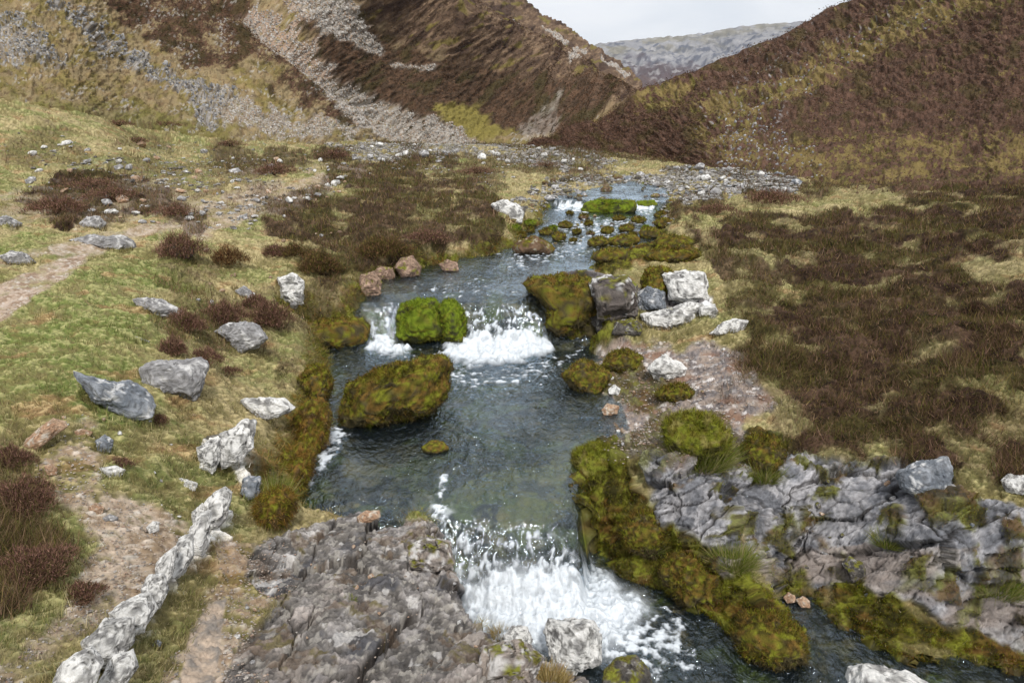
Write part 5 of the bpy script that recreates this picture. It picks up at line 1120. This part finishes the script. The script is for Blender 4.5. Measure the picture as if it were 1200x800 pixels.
BU = [(212,302,46,30,'heather cap draped over the dark domed boulder',0),(268,310,38,24,'dark heather tuft with fallen dry bracken right of the domed boulder',2),
 (216,388,44,30,'round brown heather bush left of the large split boulder top',0),(240,424,44,20,'low heather sprawl between the split boulder and the smooth rounded boulder',0),(204,416,30,26,'dark heather bush standing just above the large split boulder',0),
 (262,378,44,30,'purple brown heather bush above the smooth rounded boulder',0),(316,382,42,34,'tall brown heather bush nearest the water left of the side fall',0),(268,438,26,12,'low heather fringe right of the large split boulder',0),
 (374,322,42,30,'dark green heather bush above the cracked upright boulder',1),(300,360,30,18,'small heather bush between two bushes on the turf slope',0),
 (186,496,24,14,'thin purple heather sprig at the tip of the blue grey slab',0),(110,486,0,0,'',0),
 (345,300,34,18,'olive heather clump on the slope above the stream',1),(322,300,30,16,'brown heather clump left of the olive clump',0),
 (450,300,60,26,'wide heather mound over the tan red boulder',1),(500,286,50,18,'purple heather mound on the left bank upstream',0),
 (28,596,78,46,'large dark heather bush at the left edge of the foreground',0),(40,672,84,40,'broad heather bush below the large dark bush at the left edge',0),(95,700,46,26,'spreading heather bush at the lower end of the left foreground turf',0),(12,545,46,30,'dark heather at the left edge beside the orange rock',0),
 (140,545,28,14,'small dark heather sprig above the eroded soil',0),(132,232,60,14,'low heather streak on the left terrace',0),(70,250,60,20,'dark heather mound at the left of the terrace',0),(110,222,60,12,'low purple heather patch behind the mound on the terrace',0),(205,252,38,14,'heather clump at the right end of the terrace heather',0),
 (322,206,36,16,'red brown heather clump beside the stony track',0),(270,150+122-100,28,8,'small heather clump far up the stony terrace',0),(140,148,30,8,'dark heather clump on the green flat under the left hill',0),(190,150,44,7,'long low heather strip on the green flat under the left hill',0),(160,168,24,9,'lone heather clump above the stony track',0),
 (392,176+10,30,12,'heather clump at the edge of the valley stones',0),(560,204,40,10,'dark heather hummock on the turf flat in mid valley',0),(640,196,28,7,'low heather hummock near the stream bend',0),
 (905,238,54,18,'domed purple heather bush at the near end of the pale stone bank',0),(840,250,44,12,'low heather on the right bank point',0)]
for i, (x, y, w, h, lab, t) in enumerate(BU):
    if w: bush(x, y, w, h, lab, t, i)
# tufts of long grass and bracken
def tuft_at(px, py, wpx_, hpx, label, pal, seed, name='grass_tuft', cat='grass tuft', n=700):
    h = hit(px, py); s = h[1] / F; rx = wpx_ * s / 2; hz = hpx * s; r = np.random.default_rng(seed + 6000)
    a = r.uniform(0, 6.28, n); q = np.sqrt(r.uniform(0, 1, n)) * rx; p = np.stack([np.cos(a) * q, np.sin(a) * q, -.02 + 0 * q], 1)
    d = unit(np.stack([np.cos(a) * .9 * q / rx, np.sin(a) * .9 * q / rx, 0 * a + .8], 1) + r.normal(0, .3, (n, 3)))
    v, f, c = blades(p, d, r.uniform(.5, 1.1, n) * hz, np.full(n, max(.005, s * .8)), np.array(pal)[r.integers(0, len(pal), n)] * r.uniform(.7, 1.25, (n, 1)))
    o = link(name, mesh_from(name, v, f, c, False), M_plant, None, label, cat); o.location = h
gp = [lin(128,140,58,K), lin(104,122,44,K), lin(176,164,118,K), lin(150,150,80,K)]
for i, (x, y, w, h, lab) in enumerate([(322,590,30,44,'long green grass tuft hanging over the rusty mossy fringe'),(820,540,70,44,'big green grass tuft on the right bank beside the lower waterfall'),(860,660,50,34,'grass tuft with pale seed stems above the inlet'),(765,640,34,26,'bright green tuft on the mossy wall of the lower waterfall'),(1038,640,26,26,'yellow green tuft in a crack of the right shelf'),(895,560,36,30,'yellow green tuft beside the big tuft on the right bank'),(586,745,24,20,'straw coloured grass tuft on the foreground bedrock by the fall'),(640,800,60,26,'straw grass tuft between the foreground blocks'),(1170,690,60,26,'grassy tuft on the mossy right shelf'),(408,702,20,8,'tiny green tuft in the bedrock ledge'),(500,640,30,12,'small tuft and moss on top of the foreground ledge')]):
    tuft_at(x, y, w, h, lab, gp if i not in (6, 7) else [lin(190,170,120,K), lin(150,136,80,K), lin(170,140,90,K)], i, n=int(260 + w * h * .7))
print('bushes', time.time() - T0)

# ------------------------------------------------------------------ world, sun, camera
W = bpy.data.worlds.new('World'); SC.world = W; W.use_nodes = True; nt = W.node_tree; nt.nodes.clear(); N = nt.nodes; L = nt.links
SUN_EL, SUN_AZ = math.radians(50), math.radians(168)      # azimuth measured clockwise from +Y
out = N.new('ShaderNodeOutputWorld'); bg = N.new('ShaderNodeBackground'); bg.inputs[1].default_value = .091
sky = N.new('ShaderNodeTexSky'); sky.sky_type = 'NISHITA'; sky.sun_disc = False; sky.sun_elevation = SUN_EL; sky.sun_rotation = SUN_AZ
tc = N.new('ShaderNodeTexCoord'); mp = N.new('ShaderNodeMapping'); mp.inputs['Scale'].default_value = (1., 1., 3.2)
L.new(tc.outputs['Generated'], mp.inputs[0])
cn = N.new('ShaderNodeTexNoise'); cn.inputs['Scale'].default_value = 3.0; cn.inputs['Detail'].default_value = 7; cn.inputs['Roughness'].default_value = .55; cn.inputs['Distortion'].default_value = .3
L.new(mp.outputs[0], cn.inputs['Vector'])
cr = N.new('ShaderNodeValToRGB'); cr.color_ramp.elements[0].position = .35; cr.color_ramp.elements[0].color = (9.2, 9.6, 10.2, 1); cr.color_ramp.elements[1].position = .65; cr.color_ramp.elements[1].color = (11.8, 11.8, 11.9, 1)
L.new(cn.outputs[0], cr.inputs[0])
mx = N.new('ShaderNodeMix'); mx.data_type = 'RGBA'; mx.inputs[0].default_value = .93
L.new(sky.outputs[0], mx.inputs[6]); L.new(cr.outputs[0], mx.inputs[7]); L.new(mx.outputs[2], bg.inputs[0]); L.new(bg.outputs[0], out.inputs[0])
ld = bpy.data.lights.new('sun', 'SUN'); ld.energy = 2.8; ld.angle = math.radians(7); ld.color = (1, .97, .92)
lo = bpy.data.objects.new('sun', ld); COL.objects.link(lo)
from mathutils import Vector
sdv = Vector((math.sin(SUN_AZ) * math.cos(SUN_EL), math.cos(SUN_AZ) * math.cos(SUN_EL), math.sin(SUN_EL)))
lo.rotation_euler = (-sdv).to_track_quat('-Z', 'Y').to_euler(); lo.location = (0, 0, 60)
cam = bpy.data.cameras.new('camera'); co = bpy.data.objects.new('camera', cam); COL.objects.link(co); SC.camera = co
cam.sensor_width = 36; cam.lens = F / 1200 * 36; cam.clip_start = .05; cam.clip_end = 9000
co.location = (0, 0, CAMZ); co.rotation_euler = (math.pi / 2 - PITCH, 0, 0)
SC.view_settings.view_transform = 'Standard'; SC.view_settings.look = 'None'; SC.view_settings.exposure = 0.08; SC.view_settings.gamma = 1
print('done', time.time() - T0)
